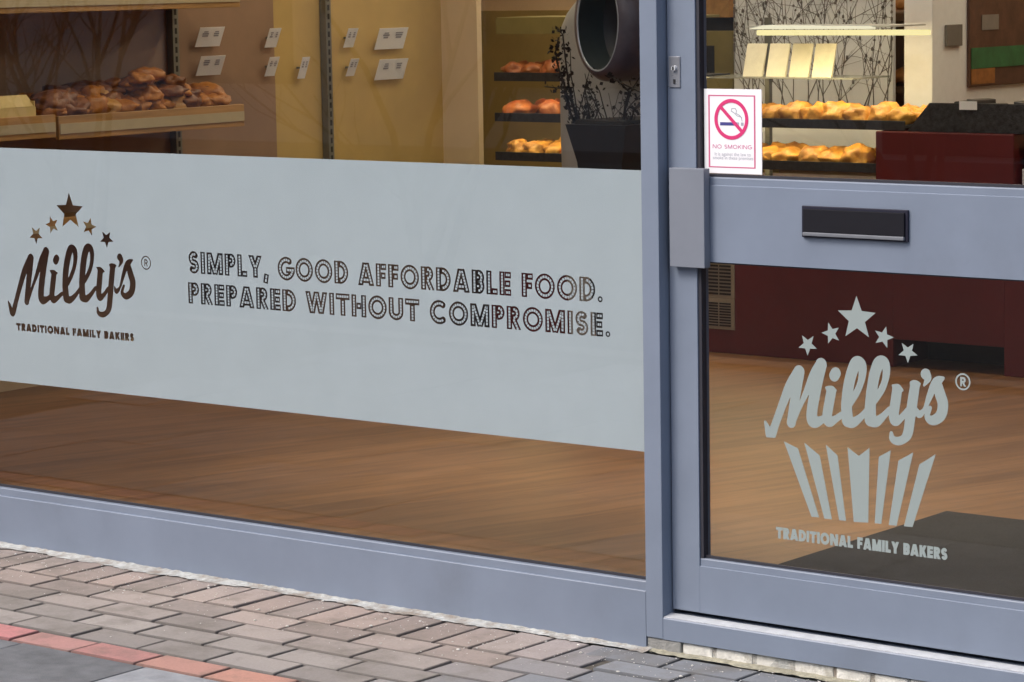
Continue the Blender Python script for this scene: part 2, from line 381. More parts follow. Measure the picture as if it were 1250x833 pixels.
def text_prims(text, w, xa, xb, za, zb, gap=.10):
    W_, st = layout(text, w, gap); sx = (xb - xa) / W_; sz = zb - za; r = w / 2 * (sx + sz) / 2; pr = []
    for s, ox, ch in st:
        f = lambda p: (xa + (p[0] + ox) * sx, za + p[1] * sz)
        if s[0] == 'dot': q = f((s[1], s[2])); pr.append(('cap', q[0], q[1], s[3] * sz, q[0] + 1e-6, q[1], s[3] * sz)); continue
        q = [f(p) for p in s]; lo, hi = za - .03 * sz, zb + .03 * sz
        if ch == ',': lo = za - .5 * sz
        elif ch not in 'SOCG': lo, hi = za, zb
        for k in range(len(q) - 1): pr.append(('box', *q[k], *q[k + 1], r, lo, hi))
        for k in range(1, len(q) - 1): pr.append(('cap', *q[k], r * .999, q[k][0] + 1e-6, q[k][1], r * .999))
    return pr, sx, sz, st
def text_bulbs(st, w, sx, sz, xa, za):
    """small squares of film left along the middle of each stroke"""
    quads = []
    for s, ox, ch in st:
        f = (lambda p: Vector((xa + (p[0] + ox) * sx, za + min(max(p[1], w * .10), 1 - w * .10) * sz))) if ch in 'AWYMNK' else (lambda p: Vector((xa + (p[0] + ox) * sx, za + p[1] * sz)))
        if s[0] == 'dot':
            c = f((s[1], .125)); r = .06 * sz; quads.append([c + Vector((r * math.cos(k * math.pi / 4), r * math.sin(k * math.pi / 4))) for k in range(8)]); continue
        q = [f(p) for p in s]
        L_ = [0]
        for a, b in zip(q, q[1:]): L_.append(L_[-1] + (b - a).length)
        half = w * sz * .19; pitch = w * sz * .50; closed = (q[0] - q[-1]).length < 1e-5
        tr = 0 if closed else w * sz * .20
        n = max(1, int(round((L_[-1] - 2 * tr) / pitch)))
        for k in range(n):
            t = tr + (L_[-1] - 2 * tr) * ((k + .5) / n if not closed else k / n)
            i = max(j for j in range(len(L_) - 1) if L_[j] <= t + 1e-9); d = (q[i + 1] - q[i]).normalized(); c = q[i] + d * (t - L_[i]); nn = Vector((-d.y, d.x))
            hl = ((L_[-1] - 2 * tr) / n) * .40
            quads.append([c - d * hl - nn * half, c + d * hl - nn * half, c + d * hl + nn * half, c - d * hl + nn * half])
    return quads

# the brush logo, traced in the photograph's own pixels on the door glass
YD = .052                                                  # outer face of the door decal
def R1(x, y): return atY(925 + x / 6.664, 425 + y / 6.664, YD)
def R2(x, y): return atY(1040 + x / 6.664, 425 + y / 6.664, YD)
def R3(x, y): return atY(960 + x / 7.353, 355 + y / 7.353, YD)
def R4(x, y): return atY(900 + x / 3.203, 500 + y / 3.203, YD)
RS = 1 / (6.664 * 525)
BR1 = [[(60, 600, 10), (75, 640, 22), (105, 715, 38), (150, 600, 34), (205, 450, 36), (262, 310, 42), (335, 190, 46)],
       [(338, 192, 46), (305, 400, 42), (272, 608, 40)],
       [(280, 600, 30), (340, 480, 20), (400, 350, 28), (460, 220, 42), (515, 135, 48)],
       [(515, 135, 50), (480, 290, 48), (445, 480, 47), (440, 570, 48), (460, 600, 48), (510, 590, 32), (550, 565, 26)],
       [(598, 352, 42), (580, 450, 42), (565, 550, 42), (580, 598, 42), (630, 580, 28), (680, 545, 24)], [(556, 322, 8), (590, 340, 30), (636, 345, 8)],
       [(634, 205, 44), (622, 226, 44)],
       [(730, 590, 50), (722, 470, 47), (735, 330, 46), (762, 210, 46), (800, 120, 46), (842, 130, 40), (852, 200, 34), (835, 290, 28), (800, 370, 28), (752, 450, 26)],
       [(730, 590, 50), (770, 606, 40), (830, 570, 28), (885, 510, 22)]]
BR2 = [[(150, 585, 50), (150, 460, 47), (165, 320, 46), (188, 200, 46), (222, 118, 46), (262, 118, 40), (280, 180, 33), (268, 270, 28), (235, 350, 28), (182, 430, 26)],
       [(150, 585, 50), (195, 600, 40), (250, 560, 28), (305, 500, 22)],
       [(368, 338, 42), (352, 450, 42), (340, 545, 42), (352, 592, 40), (400, 568, 26), (450, 510, 22)], [(330, 306, 8), (370, 330, 32), (412, 345, 8)],
       [(512, 310, 40), (495, 420, 42), (475, 560, 42), (455, 690, 40), (420, 742, 32), (370, 758, 32), (328, 738, 26), (320, 692, 14)],
       [(478, 280, 8), (512, 300, 36), (552, 290, 8)],
       [(528, 498, 10), (545, 540, 28), (590, 500, 16), (625, 410, 24), (665, 310, 32), (700, 268, 34), (742, 245, 12)],
       [(690, 275, 36), (715, 370, 44), (740, 460, 44), (720, 550, 42), (655, 590, 36), (612, 555, 24), (635, 488, 16)],
       [(600, 214, 42), (616, 250, 28), (585, 305, 8)]]
def smooth(s, n=6):
    if len(s) < 3: return s
    P_ = [np.array(p, float) for p in s]; P_ = [2 * P_[0] - P_[1]] + P_ + [2 * P_[-1] - P_[-2]]; out = []
    for k in range(1, len(P_) - 2):
        a, b, c, d = P_[k - 1:k + 3]
        for j in range(n):
            t = j / n; v = .5 * (2 * b + (c - a) * t + (2 * a - 5 * b + 4 * c - d) * t * t + (3 * b - a - 3 * c + d) * t ** 3); v[2] = max(v[2], 3); out.append(tuple(v))
    return out + [tuple(P_[-2])]
def logo_prims(M_, rk):
    pr = []
    for F_, B_ in ((R1, BR1), (R2, BR2)):
        for s in B_:
            q = [(M_(F_(x, y)), r * RS * rk) for x, y, r in smooth(s)]
            for (a, ra), (b, rb) in zip(q, q[1:]): pr.append(('cap', a[0], a[1], ra, b[0], b[1], rb))
    return pr
STARS = [[(628, 48), (800, 200), (740, 418), (530, 408), (462, 178)], [(140, 402), (243, 408), (272, 522), (190, 585), (108, 512)],
         [(375, 288), (470, 332), (472, 448), (375, 475), (315, 378)], [(895, 322), (965, 420), (905, 515), (800, 470), (795, 358)],
         [(1035, 470), (1140, 478), (1178, 582), (1090, 650), (1005, 578)]]
def star_loops(M_):
    out = []
    for s in STARS:
        t = [Vector(M_(R3(*p))) for p in s]; c = sum(t, Vector((0, 0))) / 5; l = []
        for k in range(5):
            l.append(tuple(t[k])); m_ = (t[k] + t[(k + 1) % 5]) / 2 - c; l.append(tuple(c + m_ * .53))
        out.append(l)
    return out
def reg_mark(c, r, th):
    ring = lambda q: [(c[0] + q * math.cos(2 * math.pi * k / 32), c[1] + q * math.sin(2 * math.pi * k / 32)) for k in range(32)]
    return [ring(r), ring(r - th)]
ident = lambda v: (v.x, v.z)

# ------------------------------------------------------------------ the ground
GZ = -.008
g = MB(); g.quad([(-400, -400, GZ - .05), (400, -400, GZ - .05), (400, 400, GZ - .05), (-400, 400, GZ - .05)])
tag(g.build('ground', ASPH), kind='structure')
g = MB(); g.box(-9, 9, -3.9, .0, GZ - .045, GZ - .006); tag(g.build('joint_bed', SAND), kind='structure')
g = MB()
def tone_block(x, y):
    k = random.random()
    near = min(1, max(0, (y + .45) / .25))                       # rows near the window are pinker
    pink = (.40, .315, .275); grey = (.325, .295, .275); blue = (.255, .27, .295)
    f = near * (.75 + .5 * (random.random() - .5)); c = [grey[i] * (1 - f) + pink[i] * f for i in range(3)]
    b = min(1, max(0, (x + .32) / .35)); c = [c[i] * (1 - b) + blue[i] * b for i in range(3)]
    v = .80 + .36 * k; return tuple(min(1, q * v) for q in c)
def lay_row(y1, y0, pitch, off, x0, x1, colf, gap=.0065):
    x = x0 + off
    while x < x1:
        p = pitch * random.uniform(.97, 1.03)
        dz = random.uniform(-.0014, .0012); sk = random.uniform(-.002, .002)
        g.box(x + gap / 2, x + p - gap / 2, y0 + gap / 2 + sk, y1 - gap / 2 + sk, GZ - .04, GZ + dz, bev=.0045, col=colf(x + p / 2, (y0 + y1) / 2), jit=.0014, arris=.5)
        x += p
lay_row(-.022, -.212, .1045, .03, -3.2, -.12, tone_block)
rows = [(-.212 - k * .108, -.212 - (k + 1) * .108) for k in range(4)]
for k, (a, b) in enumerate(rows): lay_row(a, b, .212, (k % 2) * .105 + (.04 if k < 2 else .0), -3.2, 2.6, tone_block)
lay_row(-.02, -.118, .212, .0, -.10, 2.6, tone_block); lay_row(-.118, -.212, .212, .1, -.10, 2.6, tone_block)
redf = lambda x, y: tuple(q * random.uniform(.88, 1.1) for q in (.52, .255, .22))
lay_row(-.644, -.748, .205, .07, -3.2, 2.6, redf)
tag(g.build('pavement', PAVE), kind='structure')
g = MB()
y = -.752
for r in range(5):
    x = -4.05 + (r % 2) * .2
    while x < 3.4:
        v = random.uniform(.62, 1.25)
        if r == 0 and -1.3 < x < -1.2: v = .62
        if r == 0 and -.9 < x < -.8: v = 1.3
        g.box(x + .003, x + .400, y - .597, y - .003, GZ - .04, GZ + random.uniform(-.002, .001), bev=.003, col=(v, v * 1.0, v * 1.02), jit=.001); x += .403
    y -= .6
tag(g.build('paving_slabs', SLAB), kind='structure')
g = MB(); g.box(-9, 9, -4.05, -3.9, GZ - .05, GZ + .0, bev=.01); tag(g.build('kerb', CONC), kind='structure')
# ragged pale mortar smeared where the paving meets the frame
g = MB(); xs = np.arange(-3.2, .02, .012); prev = None
for i, x in enumerate(xs):
    w_ = .012 - .006 * x + .007 * math.sin(x * 7.1) + .006 * math.sin(x * 23) + random.uniform(-.005, .006); wz = .001 + random.uniform(0, .003)
    cur = [(x, -max(.004, w_) - .020, GZ + .0022), (x, -max(.004, w_), GZ + .0030), (x, -.0035, GZ + .004 + wz), (x, .004, GZ + .004 + wz)]
    if prev:
        for k in range(3): g.quad([prev[k], cur[k], cur[k + 1], prev[k + 1]])
    prev = cur
tag(g.build('mortar_edge', MORT), kind='structure')
g = MB()
for k in range(700):
    x = random.uniform(-2.2, .5); y = -abs(random.gauss(.02, .16)) - .02
    if y < -.9: continue
    s = random.choice((.0008, .001, .0013, .0018)); zz = GZ + .001
    if random.random() < .04: s = .0035
    g.blob((x, y, zz), s * random.uniform(.8, 1.8), s, s * .7, sub=1, amp=.3, seed=k)
tag(g.build('grit', GRIT), label='pale grit scattered over the paving blocks', cat='grit', kind='stuff')

# the other side of the street, seen only as faint reflections in the glass
opp = thing('street_house', 'pale rendered house across the street with dark windows', 'house', (-8, -15, GZ))
g = MB(); g.box(-34, 12, -16, -15, GZ - .05, 6.5); g.build('wall', mat('pale_render', (.62, .60, .56), .9, var=.1, scale=2), opp)
for k in range(11):
    x = -33 + k * 4.1; g = MB(); g.box(x, x + 1.7, -14.998, -14.96, .5 if k % 3 else GZ, 2.3); g.build('window' if k % 3 else 'door', mat('dark_pane', (.02, .022, .026), .15), opp)
for tx, ty, sd_ in ((-6.2, -6.6, 3), (-9.4, -7.2, 8), (-13.0, -9.5, 5), (-4.6, -9.0, 9)):
    tr_ = thing('bare_tree', 'bare winter tree across the street from the shop', 'tree', (tx, ty, GZ), 'bare street trees'); rr = random.Random(sd_); mm = MB()
    def limb(p, d, L_, r_, dep):
        pts = [p]; 
        for k in range(4): d = (d + Vector((rr.uniform(-.2, .2), rr.uniform(-.2, .2), rr.uniform(-.05, .15)))).normalized(); p = p + d * L_ / 4; pts.append(p)
        mm.tube(pts, [r_ * (1 - .15 * k) for k in range(5)], 5)
        if dep:
            for k in range(3): limb(pts[rr.randint(1, 4)], (d + Vector((rr.uniform(-.9, .9), rr.uniform(-.9, .9), rr.uniform(-.1, .6)))).normalized(), L_ * .6, r_ * .5, dep - 1)
    for k in range(4): limb(Vector((tx + rr.uniform(-.15, .15), ty + rr.uniform(-.15, .15), GZ - .05)), Vector((rr.uniform(-.35, .35), rr.uniform(-.3, .3), 1)).normalized(), 1.5, .03, 3)
    mm.build('crown', TWIG, tr_)
# ------------------------------------------------------------------ the shop: shell
FZ = .07
g = MB(); g.box(-3.95, -.0, .0295, .0749, FZ - .1, FZ); g.box(-3.95, 3.2, .075, 6.0, FZ - .1, FZ); tag(g.build('floor', FLOOR), kind='structure')
g = MB(); g.box(-4.1, 3.3, .03, 6.1, 2.75, 2.85); tag(g.build('ceiling', CEIL), kind='structure')
g = MB(); g.box(-4.10, -3.95, .03, 3.06, 0, 2.75); tag(g.build('wall_left', BROWN), kind='structure')
g = MB(); g.box(-4.10, -3.952, 3.06, 4.08, 0, 2.75); tag(g.build('wall_left_tan', GOLD), kind='structure')
g = MB(); g.box(-4.10, -3.76, 4.08, 4.11, 0, 2.75); tag(g.build('wall_pier', TAN), kind='structure')
g = MB(); g.box(-7.4, 3.3, 5.2, 5.3, 0, 2.75); g.box(-7.5, -7.4, 4.32, 5.3, 0, 2.75); g.box(-7.4, -4.1, 4.11, 4.32, 0, 2.75); tag(g.build('wall_back', BACKW), kind='structure')
g = MB(); g.box(-7.4, -3.9505, 4.11, 5.2, FZ - .1, FZ - .002); g.box(-7.4, -4.1, 4.3, 5.2, 2.75, 2.8); tag(g.build('floor_alcove', FLOOR), kind='structure')
g = MB(); g.box(3.2, 3.3, .03, 5.2, 0, 2.75); tag(g.build('wall_right', BACKW), kind='structure')
skirt = MB(); skirt.box(-3.949, -3.935, .08, 3.05, FZ, FZ + .12); tag(skirt.build('skirting', TAN), kind='structure')
for cx_, cy_ in ((-2.6, 1.4), (-2.7, 3.2), (-.4, 3.1), (-3.1, 4.78), (-1.0, 4.78)):  # unseen fittings; the rear ones are added to brighten the back wall
    t = thing('ceiling_light', 'long warm fluorescent ceiling light inside the shop', 'ceiling light', (cx_, cy_, 2.66), 'ceiling lights of the shop')
    g = MB(); g.box(cx_ - .62, cx_ + .62, cy_ - .12, cy_ + .12, 2.66, 2.7495); g.build('housing', PALE, t)
    g = MB(); g.box(cx_ - .60, cx_ + .60, cy_ - .10, cy_ + .10, 2.645, 2.6595); g.build('diffuser', CLAMP, t)
bld = thing('shop_building', 'brick shop front around the grey framed window and door', 'building', (0, .15, 0))
g = MB(); g.box(-9, -2.665, .0, .25, GZ, 5.2); g.build('brick_pier', BRICKW, bld)
g = MB(); g.box(1.06, 9, .0, .25, GZ, 5.2); g.build('brick_pier', BRICKW, bld)
g = MB(); g.box(-2.665, 1.06, .0, .25, 2.75, 5.2); g.build('upper_wall', BRICKW, bld)

# ------------------------------------------------------------------ window
win = thing('shop_window', 'wide shop window with frosted lettered band above grey bottom rail', 'window', (-1.08, .03, GZ))
zb = .1495
g = MB(); g.prism([(.0, -.03), (.0, .1245), (.0012, .1262), (.0045, .1270), (.0045, .1450), (.0060, .1475), (.0185, .1485), (.0275, .1485), (.029, .147), (.029, -.03)], -2.60, -.0005)
g.build('bottom_rail', FR, win)
g = MB(); g.box(-2.60, -.0005, .0150, .0195, .1487, .1550); g.build('gasket', FRD, win)
g = MB(); g.box(-2.66, -2.6005, .0, .07, 0, 2.70, bev=.0015); g.build('side_jamb', FR, win)
g = MB(); g.box(-2.60, -.0005, .0, .07, 2.62, 2.70, bev=.0015); g.build('head_rail', FR, win)
def pane(name, x0, x1, y0, y1, z0, z1, parent):
    m = MB(); A = [(x0, y0, z0), (x1, y0, z0), (x1, y0, z1), (x0, y0, z1)]; B = [(p[0], y1, p[2]) for p in A]
    m.quad(A, 0); m.quad(B[::-1], 1)
    for k in range(4): m.quad([A[k], B[k], B[(k + 1) % 4], A[(k + 1) % 4]], 1)
    return m.build(name, [GLS, GLC], parent)
gp = pane('glass_pane', -2.60, -.001, .0200, .0260, .1486, 2.62, win)
# frosted band with its cut-out writing, on the inner face of the glass
YF = .0275
fw = lambda px, py: atY(px, py, YF)
ft = fw(400, 194.6).z; fbz = fw(400, 508.8).z
# map the door logo onto the window logo by three points they share
dA, dB, dC = R3(628, 48), R1(55, 600), R2(902, 275); wA, wB, wC = fw(89, 235.5), fw(9.6, 368.2), fw(178.2, 321)
kx = (wC.x - wB.x) / (dC.x - dB.x); kz = (wA.z - wB.z) / (dA.z - dB.z)
to_win = lambda v: (wB.x + (v.x - dB.x) * kx, wB.z + (v.z - dB.z) * kz)
pr = logo_prims(to_win, kz * .80)
allp = [p for p in pr]
t1 = (fw(229.6, 306.7), fw(231, 333.4)); t1r = fw(735.9, 360); t2 = (fw(229.2, 344.6), fw(230, 370.4)); t2r = fw(745.5, 408)
WS = .265
p1, s1x, s1z, st1 = text_prims('SIMPLY, GOOD AFFORDABLE FOOD.', WS, t1[0].x, t1r.x, t1[1].z, t1[0].z, .085)
p2, s2x, s2z, st2 = text_prims('PREPARED WITHOUT COMPROMISE.', WS, t2[0].x, t2r.x, t2[1].z, t2[0].z, .085)
tl = (fw(19.8, 394.3), fw(20.9, 403.6)); tr = fw(163.6, 412)
p3, _, _, _ = text_prims('TRADITIONAL FAMILY BAKERS', .30, tl[0].x, tr.x, tl[1].z, tl[0].z, .07)
loops = []
for P_, res, tol in ((pr, .0008, .00018), (p1, .0006, .00014), (p2, .0006, .00014), (p3, .0004, .00012)):
    xa = [q for p in P_ for q in ((p[1], p[4]) if p[0] == 'cap' else (p[1], p[3]))]; za = [q for p in P_ for q in ((p[2], p[5]) if p[0] == 'cap' else (p[2], p[4]))]
    loops += contours(P_, min(xa) - .03, max(xa) + .03, min(za) - .03, max(za) + .03, res, tol)
loops += star_loops(to_win)
rc = to_win(R2(902, 275)); rr = abs(wC.x - fw(172.2, 321).x)
loops += reg_mark(rc, rr, rr * .17)
pR, _, _, _ = text_prims('R', .16, rc[0] - rr * .34, rc[0] + rr * .36, rc[1] - rr * .5, rc[1] + rr * .5)
loops += contours(pR, rc[0] - rr, rc[0] + rr, rc[1] - rr, rc[1] + rr, .0003, .0001)
m = MB(); m.merge(fill2d([[(-2.60, fbz), (-.0012, fbz), (-.0012, ft), (-2.60, ft)]] + loops, YF, .0004))
for st, sx, sz, xa, za in ((st1, s1x, s1z, t1[0].x, t1[1].z), (st2, s2x, s2z, t2[0].x, t2[1].z)):
    for q in text_bulbs(st, WS, sx, sz, xa, za): m.quad([(v.x, YF + .0002, v.y) for v in q][::-1])
m.build('frosted_band', FILM, gp, recalc=False)
# clear oval-dot counters etc. are true holes: the shop shows through them

# ------------------------------------------------------------------ door frame: post, threshold, base
YDR = .035                                                   # face of the door leaf
fr = thing('door_frame', 'grey aluminium post and threshold framing the glazed door', 'door frame', (.05, .03, GZ))
g = MB(); g.box(.0, .046, .0, .075, .022, 2.70, bev=.0018); g.build('post', FR, fr)
g = MB(); g.box(.0465, .0525, .040, .075, .08, 2.62); g.box(.0526, 1.0, .064, .074, .0747, .125); g.build('seal_and_gap_shade', FRD, fr)  # the long strip under the door is added to darken the gap
g = MB(); g.prism([(.001, .0215), (.001, .0685), (.003, .0715), (.032, .0745), (.075, .0745), (.075, .0215)], .0462, 1.02); g.build('threshold', FR, fr)
g = MB(); g.prism([(.0035, .0718), (.0035, .0730), (.031, .0765), (.034, .0765), (.034, .0750)], .0465, 1.018); g.build('threshold_sky_strip', PALE, fr)  # worn metal; its pale colour also carries sky light on the top
g = MB(); g.box(.0462, 1.02, .0, .075, 2.62, 2.70, bev=.0015); g.build('head', FR, fr)
g = MB(); g.box(1.002, 1.06, .0, .075, .022, 2.70, bev=.0015); g.build('post', FR, fr)
pl = thing('door_step', 'rough row of white painted bricks under the door threshold', 'door step', (.4, .03, GZ))
g = MB(); x = .092
for k in range(9):
    p = random.uniform(.085, .112)
    g.box(x + .004, x + p - .004, .006 + random.uniform(0, .006), .07, GZ - .03, .019, bev=.005, jit=.002); x += p
g.build('white_brick', WBRICK, pl)
g = MB(); g.box(.001, .091, .003, .07, GZ - .03, .0212, bev=.003, jit=.001); g.build('concrete_pad', CONC, pl)
g = MB(); g.box(.09, 1.05, .012, .07, GZ - .03, .016); g.build('mortar_fill', MORT, pl)
g = MB(); prev = None
for x in np.arange(-.01, 1.06, .014):
    w_ = .022 + random.uniform(-.007, .008); cur = [(x, -w_ * .8, GZ + .0015), (x, .002, GZ + .003 + random.uniform(0, .003)), (x, .014, GZ + .004)]
    if prev:
        for k in range(2): g.quad([prev[k], cur[k], cur[k + 1], prev[k + 1]])
    prev = cur
g.build('mortar_bead', mat('buff_mortar', (.34, .32, .24), .9, var=.3, scale=60, bump=1, bscale=250), pl)

# ------------------------------------------------------------------ door
door = thing('shop_door', 'grey glazed shop door with letter plate and white bakery logo', 'door', (.52, .055, FZ))
dx = lambda px, py, Y=YDR: atY(px, py, Y).x
dz = lambda px, py, Y=YDR: atY(px, py, Y).z
xl = dx(819.5, 570); xs_ = dx(853.2, 600); xr = .995
zbot = dz(1000, 770.2); zlg = dz(1000, 702, YDR); zmb = dz(1000, 327.8); zmt = dz(1000, 231.8); zmg = dz(1000, 221.5)
ztop = 2.60
g = MB(); g.box(xl, xs_, YDR, YDR + .045, zbot, ztop, bev=.0015); g.build('stile', FR, door)
g = MB(); g.box(.93, xr, YDR, YDR + .045, zbot, ztop, bev=.0015); g.build('stile', FR, door)
zl2 = dz(1000, 712)
g = MB(); g.prism([(YDR + .0006, zbot), (YDR + .0006, zl2), (YDR + .002, zl2 + .0012), (YDR + .0035, zl2 + .0014), (YDR + .0035, zlg - .002), (YDR + .005, zlg), (YDR + .016, zlg + .0005), (YDR + .0265, zlg + .0005), (YDR + .0265, zbot)], xs_ - .0004, .9304); g.build('bottom_rail', FR, door)
g = MB(); g.prism([(YDR + .0006, zmb), (YDR + .0006, zmt), (YDR + .002, zmt + .0012), (YDR + .0035, zmt + .0014), (YDR + .0035, zmg - .002), (YDR + .005, zmg), (YDR + .016, zmg + .0005), (YDR + .0265, zmg + .0005), (YDR + .0265, zmb)], xs_ - .0004, .9304); g.build('mid_rail', FR, door)
g = MB(); g.box(xs_, .93, YDR, YDR + .045, ztop - .09, ztop); g.build('top_rail', FR, door)
# gaskets round both lights
for z0, z1 in ((zlg + .0008, zmb - .0005), (zmg + .0008, ztop - .09)):
    g = MB(); g.box(xs_ + .0005, xs_ + .0085, YDR + .004, YDR + .022, z0, z1); g.box(xs_ + .0085, .9295, YDR + .012, YDR + .0175, z0, z0 + .0058); g.box(xs_ + .0085, .9295, YDR + .006, YDR + .0175, z1 - .003, z1); g.build('gasket', FRD, door)
lg = pane('lower_glass', xs_ + .001, .9295, YDR + .018, YDR + .024, zlg + .001, zmb - .001, door)
ug = pane('upper_glass', xs_ + .001, .9295, YDR + .018, YDR + .024, zmg + .001, ztop - .091, door)
# logo on the lower glass
lp = contours(logo_prims(ident, 1.0), R1(40, 600).x, R2(900, 300).x, R2(300, 830).z, R1(600, 0).z, .0008, .00018)
lp += star_loops(ident)
c_ = ident(R2(902, 275)); r_ = abs(R2(964, 275).x - R2(902, 275).x)
lp += reg_mark(c_, r_, r_ * .2)
pR, _, _, _ = text_prims('R', .22, c_[0] - r_ * .36, c_[0] + r_ * .42, c_[1] - r_ * .55, c_[1] + r_ * .55)
lp += contours(pR, c_[0] - r_, c_[0] + r_, c_[1] - r_, c_[1] + r_, .0004, .0001)
for s in ([(182, 125), (237, 152), (320, 422), (290, 420)], [(262, 130), (322, 180), (370, 430), (340, 427)], [(346, 138), (392, 180), (425, 436), (398, 433)],
          [(431, 148), (475, 182), (517, 150), (512, 443), (455, 440)], [(553, 185), (600, 160), (563, 448), (537, 445)], [(630, 200), (688, 168), (623, 455), (592, 452)], [(712, 215), (776, 175), (685, 460), (651, 457)]):
    lp.append([ident(R4(*p)) for p in s])
ta, tb, tc_ = atY(947.2, 643.2, YD), atY(949.2, 657.4, YD), atY(1156.4, 674, YD)
p4, _, _, _ = text_prims('TRADITIONAL FAMILY BAKERS', .27, ta.x, tc_.x, tb.z, ta.z, .06)
lp += contours(p4, ta.x - .01, tc_.x + .01, tb.z - .01, ta.z + .01, .0005, .00012)
m = MB(); m.merge(fill2d(lp, YD, .0005)); m.build('bakery_logo', DECAL, lg, recalc=False)
# letter plate
lb0, lb1 = atY(980.4, 251, YDR), atY(1109.8, 296, YDR)
g = MB(); g.box(lb0.x, lb1.x, YDR - .006, YDR + .0004, lb1.z, lb0.z, bev=.0016); lpl = g.build('letter_plate', mat('dark_letter_plate', (.016, .016, .03), .5, var=.1, spec=.3), door)
g = MB(); g.box(lb0.x + .006, lb1.x - .006, YDR - .011, YDR - .0058, lb1.z + .012, lb0.z - .006, bev=.0016); g.build('flap', mat('matt_black_flap', (.008, .008, .012), .7, spec=.2), lpl)
g = MB(); g.box(lb0.x + .006, lb1.x - .006, YDR - .0135, YDR - .0057, lb1.z + .004, lb1.z + .0118, bev=.0018); g.build('flap_lip', mat('grey_flap_lip', (.16, .17, .19), .35), lpl)
# lock plate and raised cover box on the stile
k0, k1 = atY(817, 69, YDR), atY(831, 107, YDR)
g = MB(); g.box(k0.x, k1.x, YDR - .003, YDR + .0004, k1.z, k0.z, bev=.001); lk = g.build('lock_plate', mat('brushed_lock_plate', (.36, .37, .40), .3, metal=.6), door)
cx = (k0.x + k1.x) / 2
g = MB(); b2 = bmesh.new(); bmesh.ops.create_cone(b2, cap_ends=True, segments=20, radius1=.006, radius2=.0055, depth=.006, matrix=Matrix.Translation((cx + .001, YDR - .0055, (k0.z + k1.z) / 2 + .008)) @ Matrix.Rotation(rad(90), 4, 'X')); g.merge(b2)
g.build('lock_cylinder', PALE, lk)
g = MB(); g.box(cx - .0012, cx + .0024, YDR - .0095, YDR - .0086, (k0.z + k1.z) / 2 + .004, (k0.z + k1.z) / 2 + .012); g.box(cx - .002, cx + .003, YDR - .0045, YDR - .0029, k1.z + .008, k1.z + .018); g.build('keyhole', BLACK, lk)
c0, c1 = atY(816.5, 205, .012), atY(860, 328, .012)
g = MB(); g.box(c0.x, c1.x, .012, YDR - .0004, c1.z, c0.z, bev=.0015); g.build('cover_box', mat('painted_cover_box', (.180, .198, .235), .45, var=.05, scale=9), door)

# no smoking sign on the upper glass
YS = YDR + .0155
sgn = thing('no_smoking_sign', 'white no smoking sign with magenta border in corner of door glass', 'sign', tuple(atY(895, 213, YS)))
a0, a1 = atY(859.3, 108.5, YS), atY(930.2, 213.6, YS)
X0, X1, Z0, Z1 = a0.x, a1.x, a1.z, a0.z; SW, SH = X1 - X0, Z1 - Z0
g = MB(); g.box(X0, X1, YS, YS + .0016, Z0, Z1); g.build('card', mat('white_sign_card', (.82, .82, .84), .35, var=.01), sgn)
U = lambda u, v: (X0 + (u - 63) / 490 * SW, Z1 - (v - 60) / 730 * SH)
ring = lambda c, a, b, n=40: [(c[0] + a * math.cos(2 * math.pi * k / n), c[1] + b * math.sin(2 * math.pi * k / n)) for k in range(n)]
rect = lambda u0, v0, u1, v1: [U(u0, v0), U(u1, v0), U(u1, v1), U(u0, v1)]
m = MB(); m.merge(fill2d([rect(100, 112, 500, 740), rect(112, 122, 488, 730)], YS - .0004, .0004)); m.build('border', mat('pale_magenta_ink', (.55, .10, .22), .5), sgn)
c = U(297, 320); A_ = SW * 146 / 490; B_ = A_ * 1.0
pp = [('cap', c[0] + A_ * .9 * math.cos(t), c[1] + B_ * .9 * math.sin(t), A_ * .09, c[0] + A_ * .9 * math.cos(t + .1), c[1] + B_ * .9 * math.sin(t + .1), A_ * .09) for t in np.arange(0, 6.3, .1)]
pp.append(('cap', c[0] - A_ * .65, c[1] + B_ * .62, A_ * .085, c[0] + A_ * .65, c[1] - B_ * .62, A_ * .085))
m = MB(); m.merge(fill2d(contours(pp, X0, X1, Z0, Z1, .0006, .00015), YS - .0009, .0004)); m.build('prohibition_ring', PINK, sgn)
m = MB(); m.merge(fill2d([rect(200, 346, 345, 374)], YS - .0004, .0004)); m.build('cigarette', NAVY, sgn)
m = MB(); m.merge(fill2d([rect(345, 346, 362, 374), rect(378, 346, 400, 374)], YS - .0004, .0004)); m.build('cigarette_tip', GREYINK, sgn)
sm = [U(388, 335), U(380, 300), U(345, 290), U(318, 262), U(296, 250), U(300, 228), U(330, 226), U(342, 248), U(335, 268), U(365, 284), U(386, 306)]
m = MB(); m.merge(fill2d(contours([('cap', *a, .0008, *b, .0008) for a, b in zip(sm, sm[1:])], X0, X1, Z0, Z1, .0005, .0001), YS - .0004, .0004)); m.build('smoke', GREYINK, sgn)
pn, _, _, _ = text_prims('NO SMOKING', .13, U(135, 0)[0], U(470, 0)[0], U(0, 574)[1], U(0, 540)[1], .13)
m = MB(); m.merge(fill2d(contours(pn, X0, X1, Z0, Z1, .0004, .0001), YS - .0004, .0004)); m.build('heading', mat('soft_magenta_ink', (.55, .16, .30), .5), sgn)
